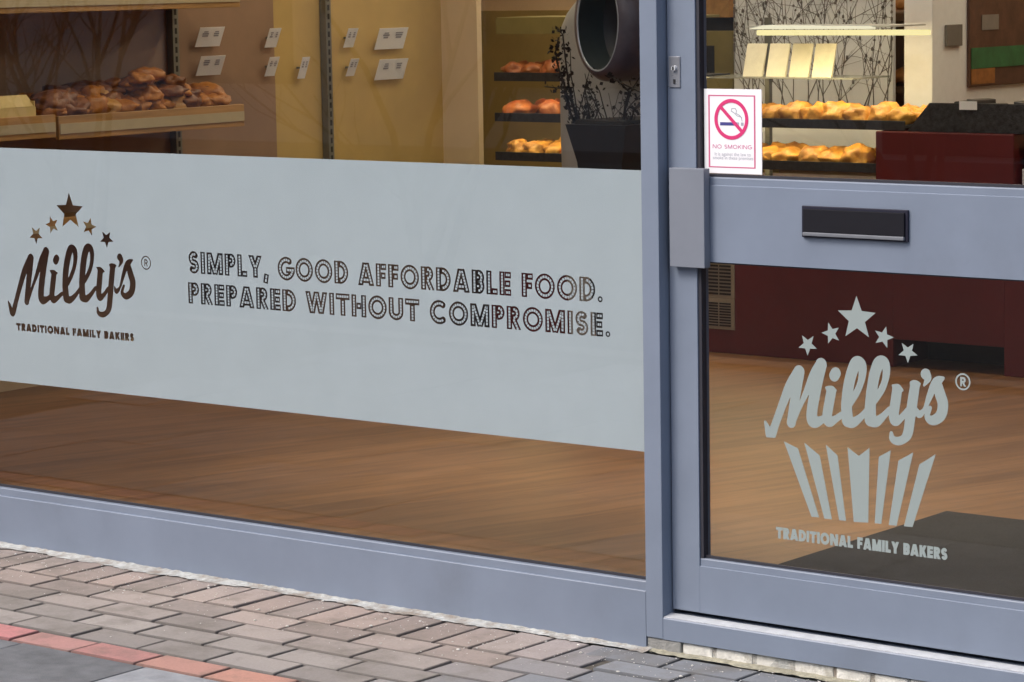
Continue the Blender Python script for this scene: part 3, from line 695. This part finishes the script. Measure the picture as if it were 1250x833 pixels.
def small_text(txt, x, z, width, y, mtl, name, parent):
    cu = bpy.data.curves.new('t', 'FONT'); cu.body = txt; cu.size = 1; ob = bpy.data.objects.new('t', cu); COL.objects.link(ob)
    dg = bpy.context.evaluated_depsgraph_get(); me = bpy.data.meshes.new_from_object(ob.evaluated_get(dg)); bpy.data.objects.remove(ob); bpy.data.curves.remove(cu)
    w_ = max(v.co.x for v in me.vertices); k = width / w_; b = bmesh.new(); b.from_mesh(me); bpy.data.meshes.remove(me)
    for v in b.verts: v.co = Vector((x + v.co.x * k, y, z + v.co.y * k))
    q = MB(); q.merge(b); return q.build(name, mtl, parent)
small_text('It is against the law to', U(150, 0)[0], U(0, 636)[1], SW * 310 / 490, YS - .0003, GREYINK, 'small_print', sgn)
small_text('smoke in these premises', U(135, 0)[0], U(0, 668)[1], SW * 345 / 490, YS - .0003, GREYINK, 'small_print', sgn)

# ------------------------------------------------------------------ left wall: bread shelves
def shelf(name, label, y0, y1, z0, z1, xf=-3.6):
    t = thing(name, label, 'shelf', (-3.9, (y0 + y1) / 2, z0), 'wooden bread shelves on the left wall')
    g = MB(); g.box(-3.948, xf - .018, y0, y1, z0 + .012, z1 - .022); g.build('board', WOOD, t)
    g = MB(); g.box(xf - .018, xf, y0, y1, z0, z1, bev=.002); fr_ = g.build('front_rail', WOOD, t)
    g = MB(); g.box(xf - .0005, xf + .004, y0 + .004, y1 - .004, z0 + .020, z1 - .026); g.build('ticket_strip', CREAM, fr_)
    return t
shelf('bread_shelf', 'upper wooden bread shelf with cream strip above the heaped loaves', .35, 2.51, 1.402, 1.48)
shelf('bread_shelf', 'short lower wooden shelf holding the open yellow carton', .45, 1.585, .977, 1.055)
shelf('bread_shelf', 'lower wooden shelf heaped with brown loaves', 1.598, 2.515, .967, 1.048)
shelf('bread_shelf', 'lowest wooden shelf seen through the cut-out stars of the window logo', .5, 2.515, .635, .700)
t = thing('low_cabinet', 'dark low cabinet along the tan wall, glimpsed through the cut-out slogan', 'cabinet', (-3.75, 3.3, FZ))
g = MB(); g.box(-3.93, -3.56, 2.60, 4.04, FZ + .0005, .71, bev=.004); g.build('body', mat('dark_cabinet_laminate', (.055, .035, .035), .5), t)
g = MB(); [g.box(-3.5595, -3.552, 2.62 + k * .475, 3.07 + k * .475, FZ + .06, .69, bev=.002) for k in range(3)]; g.build('door_front', mat('dark_cabinet_front', (.075, .05, .045), .5), t)
for yy, lb in ((2.49, 'slotted grey shelf post behind the heaped loaves'), (3.34, 'slotted grey shelf post beside white cards on tan wall'), (1.15, 'slotted grey shelf post above the yellow carton')):
    g = MB(); g.box(-3.948, -3.915, yy - .016, yy + .016, FZ, 2.6, bev=.002)
    o = g.build('shelf_post', STEEL); tag(o, lb, 'post', 'slotted posts along the left wall')
    h = MB(); z = .5
    while z < 2.3: h.box(-3.9152, -3.9138, yy - .005, yy + .005, z, z + .022); z += .035
    h.build('slot', BLACK, o)
SEED = [0]
def bun(name, c, rx, ry, rz, m_, label, cat, group, rot=0, amp=.16):
    SEED[0] += 1
    g = MB(); g.blob(c, rx, ry, rz, sub=3, amp=amp, freq=1.9, seed=SEED[0], rot=rot)
    o = recentre(g.build(name, m_)); tag(o, label, cat, group); return o
lg_ = 'loaves heaped on the lower bread shelf'
GLOAF = crust('golden_loaf_crust', (.26, .08, .010), (.52, .21, .035), 18)
DLOAF = crust('pale_loaf_crust', (.34, .15, .04), (.58, .32, .10), 16)
hp = random.Random(21)
def heap_top(px): return .035 + .028 * max(0, 1 - abs(px - 90) / 55) + .085 * max(0, 1 - abs(px - 190) / 62) + .03 * max(0, 1 - abs(px - 255) / 40)
for k in range(64):
    px = hp.uniform(60, 288); d = hp.random() * .20; ht = heap_top(px) * hp.random() ** .7
    if k < 17: px, d, ht = 62 + k * 14.2, .02, .004
    p = atX(px, 125, -3.668); y = min(max(p.y, 1.65), 2.455)
    q_ = (-3.672 - d, y, 1.026 + .030 + ht); big = hp.uniform(.8, 1.25)
    bun('bread_loaf', q_, hp.uniform(.05, .075) * big, hp.uniform(.036, .06) * big, hp.uniform(.028, .040) * big, hp.choice((GLOAF, GLOAF, CRUST2, DLOAF)) if ht < .03 else hp.choice((CRUST2, CRUST2, GLOAF)),
        'crusty brown loaf in the heap on lower wooden shelf', 'bread', lg_, hp.uniform(-1.2, 1.2), hp.uniform(.3, .6))
for k in range(5):
    bun('bread_loaf', (-3.76, .62 + k * .13, 1.033 + .05), .10, .062, .055, CRUST2, 'crusty loaf on the short shelf behind the yellow carton', 'bread', 'loaves behind the yellow carton', 0, .2)
ct = thing('cake_carton', 'open yellow carton on the short wooden shelf', 'carton', (-3.66, 1.42, 1.033))
g = MB(); g.box(-3.72, -3.615, 1.30, 1.51, 1.0335, 1.038); g.box(-3.72, -3.716, 1.30, 1.51, 1.038, 1.115); g.box(-3.619, -3.615, 1.30, 1.51, 1.038, 1.085); g.box(-3.716, -3.619, 1.506, 1.51, 1.038, 1.105); g.box(-3.716, -3.619, 1.30, 1.304, 1.038, 1.105); g.build('tray', CARTON, ct)
g = MB(); g.quad([(-3.62, 1.30, 1.086), (-3.62, 1.51, 1.086), (-3.66, 1.51, 1.125), (-3.66, 1.30, 1.125)]); g.quad([(-3.66, 1.30, 1.1255), (-3.66, 1.51, 1.1255), (-3.62, 1.51, 1.0865), (-3.62, 1.30, 1.0865)]); g.build('flap', CARTON, ct, recalc=False)
# white cards along the left wall
def card(px0, px1, py0, py1, X, label, lean=.032, wear=True):
    A = atX((px0 + px1) / 2, py1, X); yL, yR = atX(px0 - 2, py1, X).y, atX(px1 - 5, py1, X).y; zt = atX(px0, py0, X).z; zb_ = A.z
    t = thing('price_card', label, 'card', (X, (yL + yR) / 2, zb_), 'white cards along the left wall')
    q = MB(); c = [(X, yL, zb_), (X, yR, zb_), (X + lean, yR, zt), (X + lean, yL, zt)]; n_ = Vector((-.0015, 0, .0006))
    d = [tuple(Vector(v) + n_) for v in c]; q.quad(c); q.quad(d[::-1])
    for k in range(4): q.quad([c[k], d[k], d[(k + 1) % 4], c[(k + 1) % 4]])
    q.build('sheet', WHITE, t)
    f = lambda s, v: (X + lean * v + .0012, yL + (yR - yL) * s, zb_ + (zt - zb_) * v)
    for s0, s1 in ((.14, .42), (.58, .86)):
        q = MB()
        for v0, v1 in ((.52, .60), (.63, .71), (.74, .80)):
            e = random.uniform(0, .08); q.quad([f(s0 + e, v0), f(s1 - e, v0), f(s1 - e, v1), f(s0 + e, v1)])
        q.build('print', GREYINK, t)
    q = MB(); q.box(min(-3.948, X - .02), X + lean * .5 - .002, (yL + yR) / 2 - .004, (yL + yR) / 2 + .004, (zb_ + zt) / 2 - .004, (zb_ + zt) / 2 + .004); q.build('clip', STEEL, t)
for a in ((240, 273, 34, 57, 'white card on brown wall, upper of two by the shelf end'), (241, 274, 69, 92, 'white card on brown wall, lower of two by the shelf end'),
          (459, 497, 35, 60, 'white card on tan wall, upper of the rightmost two'), (459, 497, 73, 97, 'white card on tan wall, lower of the rightmost two'),
          (421, 436, 35, 58, 'narrow white card on tan wall, upper of the middle pair'), (424, 437, 72, 93, 'narrow white card on tan wall, lower of the middle pair'),
          (325, 342, 35, 58, 'narrow white card where brown wall meets tan, upper one'), (325, 340, 70, 93, 'narrow white card where brown wall meets tan, lower one'),
          (365, 377, 70, 96, 'pale narrow card left of the slotted post on tan wall')):
    card(*a[:4], -3.93, a[4])

# ------------------------------------------------------------------ pastry counter
YC = 3.75
cnt = thing('pastry_counter', 'long dark red bakery counter with lit pastry trays', 'counter', (-2.2, 4.1, FZ))
zC = .92
g = MB(); g.box(-3.45, -1.585, YC, 4.45, FZ + .0005, .70, bev=.003); g.box(-1.5848, -1.135, YC, 4.45, .172, .70, bev=.003); g.box(-1.1348, -.70, YC, 4.45, FZ + .0005, .70, bev=.003); g.build('base', RED, cnt)
g = MB(); g.box(-1.584, -1.136, YC + .25, YC + .27, FZ + .0005, .1715); g.build('kick_recess', BLACK, cnt)
g = MB(); g.box(-1.655, -1.10, YC - .004, 4.45, .7005, .922, bev=.004); g.build('till_block', RED, cnt)
def grille(x0, x1, z0, z1):
    q = MB(); q.box(x0, x1, YC - .004, YC - .0005, z0, z1); o = q.build('vent_grille', mat('vent_frame', (.30, .27, .22), .5), cnt)
    q = MB(); n = 9
    for k in range(n):
        zz = z0 + .012 + (z1 - z0 - .024) * k / n; 
        for j in range(3):
            xx = x0 + .010 + (x1 - x0 - .02) * j / 3; q.box(xx, xx + (x1 - x0 - .02) / 3 - .006, YC - .006, YC - .0035, zz, zz + (z1 - z0 - .024) / n * .55)
    q.build('slot', BLACK, o)
v0, v1 = atY(855, 362, YC), atY(897, 322, YC); grille(-2.46, v1.x, v0.z, v1.z + .01)
v0, v1 = atY(855, 400, YC), atY(897, 364, YC); grille(-2.46, v1.x, v0.z, v1.z - .004)
trays = [(.80, 'lowest'), (.955, 'middle'), (1.115, 'top')]
for z, nm in trays:
    g = MB(); x1 = (-1.66 if z < .9 else -1.545) if z < 1.0 else -2.62
    g.box(-3.42, x1, YC + .02, YC + .50, z - .022, z - .012); g.box(-3.42, x1, YC + .012, YC + .0195, z - .03, z + .004, bev=.001); g.build('tray_shelf', CHAR, cnt)
for z, nm in trays:
    x1 = -1.70 if z < 1.0 else -2.64
    g = MB(); g.tube([(-3.38, YC + .03, z - .026), (x1, YC + .03, z - .026)], .0035, 8); g.build('tray_lamp', TUBE2, cnt)
for x in (-3.40, -2.95, -2.45, -1.70):
    g = MB(); g.box(x - .01, x + .01, YC + .503, YC + .525, .70, 1.32); g.build('upright', STEEL, cnt)
s0, s1 = atY(925, 44, YC + .05), atY(1135, 46, YC + .05)
g = MB(); g.box(-2.25, atY(1130, 36, YC + .32).x, YC + .07, YC + .32, 1.292, 1.298); g.build('canopy', PALE, cnt)
g = MB(); g.box(-2.55, atY(1086, 95, YC + .46).x, YC + .20, YC + .46, 1.096, 1.102); g.build('glass_shelf', mat('pale_shelf_glass', (.30, .32, .30), .15), cnt)
q0, q1, q2 = atY(914, 41, YC + .06), atY(985, 29, YC + .06), atY(1062, 34, YC + .06)
g = MB(); g.prism([(YC + .05, 1.286), (YC + .10, 1.286), (YC + .10, 1.2915), (YC + .05, 1.2915)], q0.x, q2.x)
for v in g.bm.verts:
    if v.co.z > 1.29 : v.co.z = q1.z - .004
    if v.co.x < q0.x + .001 and v.co.z > 1.29: v.co.x += .07; v.co.z -= .002
    if v.co.x > q2.x - .001 and v.co.z > 1.29: v.co.z -= .006
g.build('lamp_lens', LENS, cnt)
al = bpy.data.lights.new('counter_lamp', 'AREA'); al.shape = 'RECTANGLE'; al.size = .75; al.size_y = .03; al.energy = 1.9; al.color = (1, .80, .42)
ao = bpy.data.objects.new('counter_lamp', al); COL.objects.link(ao); ao.parent = cnt; ao.location = Vector(((s0.x + s1.x) / 2, YC + .05, 1.258)) - cnt.location; ao.rotation_euler = (rad(14), 0, 0)
g = MB(); g.box(-3.42, -2.6, YC + .03, YC + .045, 1.27, 1.335); g.box(-3.42, -2.6, YC + .045, YC + .4, 1.325, 1.335); g.build('valance', OLIVE, cnt)
g = MB(); g.box(s0.x, s1.x, YC + .04, YC + .06, 1.263, 1.2835, bev=.004); g.build('lamp_tube', TUBE, cnt)
g = MB(); g.tube([(-3.36, YC + .08, 1.30), (-2.62, YC + .08, 1.30)], .013, 12); g.build('lamp_tube', TUBE, cnt)
for z, nm in trays:
    for k in range(20):
        x = -3.36 + k * .093 + random.uniform(-.012, .012)
        if x > ((-1.70 if z < .9 else -1.60) if z < 1.0 else -2.66): continue
        reddish = x < -2.7 and z > .9
        for row in range(2):
            if z > .9 and z < 1.0 and x < -2.95 and random.random() < .45: continue
            bun('pastry', (x + row * .04, YC + .085 + row * .13, z - .012 + .022), random.uniform(.042, .068), random.uniform(.05, .07), random.uniform(.030, .052), CRUST3 if reddish else (CRUSTB if random.random() < .35 else CRUST),
                ('reddish glazed bun on the %s counter tray' if reddish else 'golden pastry on the %s lit counter tray') % nm, 'pastry', 'pastries on the counter trays', random.uniform(0, 3), .42)
# white paper bags standing above the upper tray
bags = thing('paper_bag', 'row of white paper bags standing under the counter lamp', 'paper bags', (-2.1, YC + .3, 1.1))
for k, px in enumerate((912, 940, 968, 996)):
    p = atY(px, 98, YC + .28); q = MB(); b_ = p.x; zt = 1.225
    q.quad([(b_, YC + .25, 1.1025), (b_ + .085, YC + .25, 1.1025), (b_ + .06, YC + .33, zt), (b_ - .03, YC + .33, zt)]); q.quad([(b_ - .03, YC + .335, zt), (b_ + .06, YC + .335, zt), (b_ + .085, YC + .262, 1.1025), (b_, YC + .262, 1.1025)])
    q.quad([(b_ + .085, YC + .25, 1.1025), (b_ + .085, YC + .262, 1.1025), (b_ + .06, YC + .335, zt), (b_ + .06, YC + .33, zt)])
    q.build('bag', mat('greaseproof_paper', (.88, .84, .68), .6, var=.06), bags, recalc=False)
# back wall of the serving area
bs = thing('back_shelf', 'wooden wall shelf with loaves behind the counter', 'shelf', (-2.3, 5.0, 1.0))
for z in (1.035, 1.325):
    g = MB(); g.box(-3.6, -1.75, 4.75, 5.198, z - .03, z, bev=.002); g.build('board', mat('dark_shelf_wood', (.10, .05, .02), .5, var=.2), bs)
for z in (1.035, 1.325):
    for k in range(9):
        bun('bread_loaf', (-2.75 + k * .115, 4.86, z + .035), .055, .07, .042, crust('dark_golden_crust', (.26, .10, .02), (.48, .22, .05)), 'golden loaf on the %s wall shelf behind the counter' % ('lower' if z < 1.1 else 'upper'), 'bread', 'loaves on the back wall shelves', 0, .15)
OLW = mat('olive_gold_paint', (.34, .25, .09), .6, var=.12, scale=5)
g = MB(); g.box(-5.6, -3.0005, 5.187, 5.1985, FZ, 1.34); tag(g.build('wall_panel_olive', OLW), kind='structure')
g = MB(); g.box(-3.0, -1.75, 5.185, 5.1985, FZ, 1.6); tag(g.build('wall_panel_brown', BROWN), kind='structure')
# pale twig panel: a reflection in the door glass, built as a board
pa, pb = atY(896, 60, 4.55), atY(1090, 60, 4.55)
pn_ = thing('reflection_panel', 'pale panel of dark bare twigs standing in for a door glass reflection', 'panel', ((pa.x + pb.x) / 2, 4.55, .95))
g = MB(); g.box(pa.x, pb.x, 4.55, 4.57, .705, 1.75); g.build('board', PANEL, pn_)
m = MB(); rnd = random.Random(5)
def branch(x, z, ang, ln, r, dep, out, ymk):
    pts = [(x, z)]; a = ang
    for k in range(6):
        a += rnd.uniform(-.16, .16); x += math.sin(a) * ln / 6; z += math.cos(a) * ln / 6; pts.append((x, z))
        if dep and rnd.random() < .62: branch(x, z, a + rnd.choice((-1, 1)) * rnd.uniform(.35, .8), ln * rnd.uniform(.35, .6), r * .6, dep - 1, out, ymk)
    out.append((pts, r))
brs = []
for k in range(22): branch(pa.x + .02 + (pb.x - pa.x) * (k + rnd.random() * .5) / 22.5, .88 + rnd.random() * .05, rnd.uniform(-.35, .4), rnd.uniform(.45, .75), .0026, 2, brs, 0)
for pts, r in brs:
    pts = [(min(max(x, pa.x + .004), pb.x - .004), min(z, 1.74)) for x, z in pts]
    m.tube([(x, 4.549, z) for x, z in pts], [r * (1 - .1 * i) for i in range(len(pts))], 5)
    for x, z in pts[2:]:
        if rnd.random() < .13: m.blob((x, 4.547, z), .006, .002, .009 * rnd.uniform(.6, 1.4), sub=1, amp=.4, seed=x * 99)
m.build('twig', TWIGREF, pn_)
# white cabinet standing on the counter, its side towards the street
XW = atY(1138, 126, YC + .40).x
w0, w1 = atX(1138, 126, XW), atX(1252, 111, XW)
wc = thing('white_cabinet', 'white cabinet on the counter with a green and brown picture on its side', 'cabinet', (XW - .2, 4.2, .93))
g = MB(); g.box(XW - .12, XW, w0.y, 4.95, .9225, 2.1, bev=.003); g.build('side_panel', mat('white_laminate', (.80, .83, .88), .45, var=.04), wc)
q0, q1 = atX(1180, 107, XW), atX(1262, 0, XW); zt = 1.46
fx = XW + .012
g = MB(); g.box(XW + .0005, fx, q0.y, q1.y + .1, q0.z, zt, bev=.002); pic = g.build('picture', BROWNP, wc)
hz = zt - q0.z
g = MB(); g.box(fx + .0005, fx + .004, q0.y + .012, q1.y + .09, q0.z + hz * .17, q0.z + hz * .36); g.build('green_band', GREENP, pic)
g = MB(); g.box(fx + .0005, fx + .004, q0.y + .012, q0.y + .19, q0.z + .010, q0.z + hz * .165); g.build('orange_band', ORANGEP, pic)
g = MB(); g.box(fx + .0005, fx + .004, q0.y + .012, q1.y + .09, q0.z + hz * .88, zt - .004); g.build('tan_band', ORANGEP, pic)
g = MB(); g.box(fx + .0005, fx + .003, q0.y + .09, q0.y + .22, q0.z + hz * .52, q0.z + hz * .66); g.build('pale_label', mat('dull_grey_print', (.22, .20, .19), .5), pic)
sw = atX(1162, 40, XW)
g = MB(); g.box(XW + .0005, XW + .012, sw.y - .055, sw.y + .06, sw.z - .05, sw.z + .03, bev=.002); g.build('switch_box', mat('grey_switch_box', (.16, .15, .14), .5), wc)
# dark wire basket on the till block
bk = thing('display_tray', 'dark mottled display tray of packets on the dark red till block', 'tray', (-1.3, 3.9, .9225))
g = MB(); xl_, xt_ = -1.535, atY(1136, 128, YC + .01).x
g.box(-1.53, -1.06, YC + .03, YC + .36, .9228, .93); g.build('base', CHAR, bk)
MOT = mat('mottled_charcoal', (.034, .037, .043), .55, var=.75, scale=55, bump=.6, bscale=160)
g = MB(); zt_ = 1.026
F_ = [(xl_, YC + .012, .9228), (-1.055, YC + .012, .9228), (-1.045, YC + .002, zt_), (xt_, YC + .002, zt_)]; B_ = [(p[0], p[1] + .014, p[2]) for p in F_]
g.quad(F_); g.quad(B_[::-1])
for k in range(4): g.quad([F_[k], B_[k], B_[(k + 1) % 4], F_[(k + 1) % 4]])
g.build('front_panel', MOT, bk)
g = MB(); g.box(-1.059, -1.047, YC + .027, YC + .36, .9305, zt_ + .004, jit=.001); g.build('side_panel', MOT, bk)
g = MB(); g.box(-1.53, -1.06, YC + .345, YC + .357, .9305, 1.0); g.build('back_panel', MOT, bk)
for k in range(8):
    q = MB(); x = -1.46 + k * .047
    q.box(x, x + .04, YC + .05, YC + .2, .9305, 1.005 + random.uniform(0, .035), bev=.006, jit=.006); o = recentre(q.build('packet', mat('dark_packet', (.05, .05, .06), .4, var=.5, scale=25)))
    tag(o, 'dark packet standing in the mottled display tray on the counter', 'packet', 'packets in the display tray')
g = MB(); p = atY(1187, 119, YC + .03); g.box(p.x - .035, p.x + .035, YC - .001, YC + .0008, 1.004, 1.034); o = g.build('ticket', WHITE); tag(o, 'small pale ticket on the front of the dark display tray', 'ticket')
# stacked boxes at far right of the counter
g = MB(); g.box(-1.085, -.92, YC + .03, YC + .2, .7005, .80, bev=.003); o = recentre(g.build('white_box', WHITE)); tag(o, 'white box on the counter right of the till block', 'box')
g = MB(); g.box(-1.08, -.93, YC + .04, YC + .2, .8005, .87, bev=.003); o = recentre(g.build('tan_box', mat('tan_board', (.4, .27, .13), .6))); tag(o, 'tan box stacked on the white box beside the till block', 'box')
# unit seen at the left edge of the door glass
oc = thing('olive_cabinet', 'olive cabinet with a dark opening left of the twig panel', 'cabinet', (-2.85, 4.6, FZ))
o0, o1 = atY(850, 105, 4.6), atY(894, 38, 4.6)
g = MB(); g.box(o0.x - .12, o1.x, 4.6, 4.74, .705, o1.z, bev=.003); g.build('body', OLIVE, oc)
o2, o3 = atY(856, 96, 4.6), atY(872, 56, 4.6)
g = MB(); g.box(o2.x, o3.x, 4.597, 4.602, o2.z, o3.z); g.build('opening', BLACK, oc)
g = MB(); g.box(o0.x - .12, o1.x, 4.58, 4.74, o1.z + .055, o1.z + .18, bev=.003); g.build('top_board', WOOD, oc)
g = MB(); g.box(o0.x - .12, o1.x, 4.62, 4.74, o1.z + .0005, o1.z + .0545); g.build('gap_panel', BLACK, oc)

# ------------------------------------------------------------------ floor mat
m0, m1, m2 = atZ(960, 690, FZ), atZ(1160, 630, FZ), atZ(1250, 638, FZ)
g = MB(); g.box(-.03, 1.3, .09, 1.40, FZ + .0005, FZ + .012, bev=.004); o = g.build('door_mat', MAT); tag(o, 'dark grey entrance mat on the wooden floor inside the door', 'mat')

# ------------------------------------------------------------------ window reflections built as solid things: dark planter, twigs, grey pod
YP = 2.05
tl_, tr_ = atY(690, 152, YP), atY(790, 143, YP); bl_ = atY(699, 206, YP)
xr_p = atY(840, 150, YP + .34).x - .0; ztp = tl_.z
pt = thing('reflection_planter', 'tall tapered black planter built in place of a window reflection', 'planter', ((tl_.x + xr_p) / 2, YP + .15, FZ))
slope = (bl_.x - tl_.x) / (tl_.z - bl_.z); inset = min(.09, slope * (ztp - FZ) * .45)
g = MB(); hi = [(tl_.x, YP, ztp), (xr_p, YP, ztp), (xr_p, YP + .34, ztp), (tl_.x, YP + .34, ztp)]
md = [(tl_.x + .03, YP + .02, ztp - .12), (xr_p - .03, YP + .02, ztp - .12), (xr_p - .03, YP + .32, ztp - .12), (tl_.x + .03, YP + .32, ztp - .12)]
lo = [(tl_.x + .09, YP + .07, FZ), (xr_p - .09, YP + .07, FZ), (xr_p - .09, YP + .27, FZ), (tl_.x + .09, YP + .27, FZ)]
for A, B in ((lo, md), (md, hi)):
    for k in range(4): g.quad([A[k], A[(k + 1) % 4], B[(k + 1) % 4], B[k]])
g.quad(hi); g.quad(lo[::-1]); g.build('pot', BLACK, pt)
g = MB(); g.box(tl_.x + .02, xr_p - .02, YP + .02, YP + .32, ztp - .001, ztp + .012, jit=.004); g.build('soil', mat('dark_soil', (.02, .015, .012), .95, bump=1), pt)
tw = thing('reflection_twigs', 'dark bare twigs of a window reflection, built above the black planter', 'plant', ((tl_.x + xr_p) / 2, YP + .12, ztp))
m = MB(); lf = MB(); rnd = random.Random(11); YT = YP + .08
def twig(pix, r, leaves=0, Yt=YT):
    pts = [atY(px, py, Yt + .02 * math.sin(i * 1.7)) for i, (px, py) in enumerate(pix)]
    m.tube(pts, [1.3 * r * (1 - .7 * i / len(pts)) for i in range(len(pts))], 6)
    for a, b in zip(pts, pts[1:]):
        for k in range(int(leaves * 1.5)):
            p = a.lerp(b, rnd.random()) + Vector((rnd.uniform(-.010, .010), rnd.uniform(-.02, .02), rnd.uniform(-.008, .008)))
            d = Vector((rnd.uniform(-1, 1), rnd.uniform(-.6, .6), rnd.uniform(-.6, 1))).normalized(); e = d.cross(Vector((rnd.random(), 1, rnd.random()))).normalized(); L_ = rnd.uniform(.009, .02)
            lf.quad([p, p + d * L_ * .5 + e * L_ * .42, p + d * L_, p + d * L_ * .5 - e * L_ * .42])
twig([(704, 156), (696, 138), (692, 118), (688, 100), (682, 84), (678, 64), (682, 46)], .0042, 14)
twig([(712, 156), (702, 138), (696, 120), (684, 108), (666, 106)], .0035, 8)
twig([(708, 156), (700, 130), (694, 104), (690, 70), (687, 42), (680, 36)], .0036, 12)
twig([(708, 156), (706, 138), (712, 118), (716, 100), (720, 86)], .0022, 3)
twig([(706, 150), (702, 120), (697, 92), (696, 60)], .0020, 3)
twig([(722, 156), (718, 132), (714, 108), (716, 98)], .0024, 6)
twig([(722, 156), (730, 136), (726, 116), (716, 104)], .0024, 3)
twig([(740, 156), (728, 130), (718, 108), (714, 90)], .0020, 1)
twig([(744, 156), (736, 128), (732, 112), (728, 104)], .0020, 2)
twig([(760, 156), (764, 126), (768, 112), (756, 100), (742, 92)], .0040, 6)
twig([(765, 130), (770, 112), (780, 96), (788, 86)], .0024, 4)
twig([(768, 156), (774, 134), (786, 126)], .0030, 12)
twig([(752, 156), (770, 128), (790, 108)], .0020, 2)
twig([(744, 92), (756, 100), (772, 108), (792, 118)], .0030, 3)
for k in range(26):
    x0 = rnd.uniform(705, 784); twig([(x0, 156), (x0 + rnd.uniform(-8, 8), 142), (x0 + rnd.uniform(-18, 18), rnd.uniform(112, 132))], .0012, 1)
m.build('twig', TWIG, tw); lf.build('leaf', TWIG, tw, recalc=False)
# grey rounded pod with an oval mouth, a window reflection built solid
YO = 2.5
pc = atY(742, 60, YO); pd = thing('reflection_pod', 'rounded grey pod with oval dark mouth, built for a window reflection', 'pod', (pc.x + .02, YO + .05, FZ))
YCN = YO + .22; lx = atY(690, 110, YCN).x; rx_ = atY(822, 110, YCN).x; rr_ = (rx_ - lx) / 2; cxp = lx + rr_; zs = atY(690, 34, YCN).z
prof = [(rr_ * .8, FZ), (rr_ * .95, .5), (rr_, .95), (rr_, zs - .06), (rr_ * .97, zs), (rr_ * .86, zs + .05), (rr_ * .66, zs + .10), (rr_ * .36, zs + .14), (.001, zs + .15)]
g = MB(); g.lathe(prof, (cxp, YCN, 0), 40, 1, .6); g.build('shell', GREY, pd)
# mouth: a short tube facing the street, lilac outside, bright edge, dark inside
oc_ = atY(740, 28, YO - .12); ax = Vector((-.30, -1, .02)).normalized(); e1 = ax.cross(Vector((0, 0, 1))).normalized(); e2 = e1.cross(ax) * -1
def oval(c, a, b, n=40): return [c + e1 * a * math.cos(2 * math.pi * k / n) + e2 * b * math.sin(2 * math.pi * k / n) for k in range(n)]
def ringmesh(secs, mtl, name, parent, cap=False):
    q = MB(); R = [[q.bm.verts.new(p) for p in oval(*s)] for s in secs]
    for A, B in zip(R, R[1:]):
        for k in range(40):
            f = q.bm.faces.new((A[k], A[(k + 1) % 40], B[(k + 1) % 40], B[k])); f.smooth = True
    if cap: q.bm.faces.new(R[-1])
    return q.build(name, mtl, parent)
a_, b_ = .112, .158
cc = oc_
mo = ringmesh([(cc - ax * .22, a_ * 1.62, b_ * 1.22), (cc, a_ * 1.52, b_ * 1.20), (cc + ax * .03, a_ * 1.2, b_ * 1.08), (cc + ax * .036, a_ * 1.02, b_ * 1.0)], LILAC, 'mouth_ring', pd)
ringmesh([(cc + ax * .036, a_ * 1.02, b_ * 1.0), (cc + ax * .038, a_ * .99, b_ * .98), (cc + ax * .034, a_ * .96, b_ * .96)], RIM, 'bright_edge', mo)
ringmesh([(cc + ax * .034, a_ * .96, b_ * .96), (cc - ax * .02, a_ * .92, b_ * .93), (cc - ax * .06, a_ * .86, b_ * .90)], INNER, 'inner_wall', mo)
ringmesh([(cc - ax * .06, a_ * .86, b_ * .90), (cc - ax * .09, a_ * .6, b_ * .7)], BLACK, 'dark_inside', mo, cap=True)
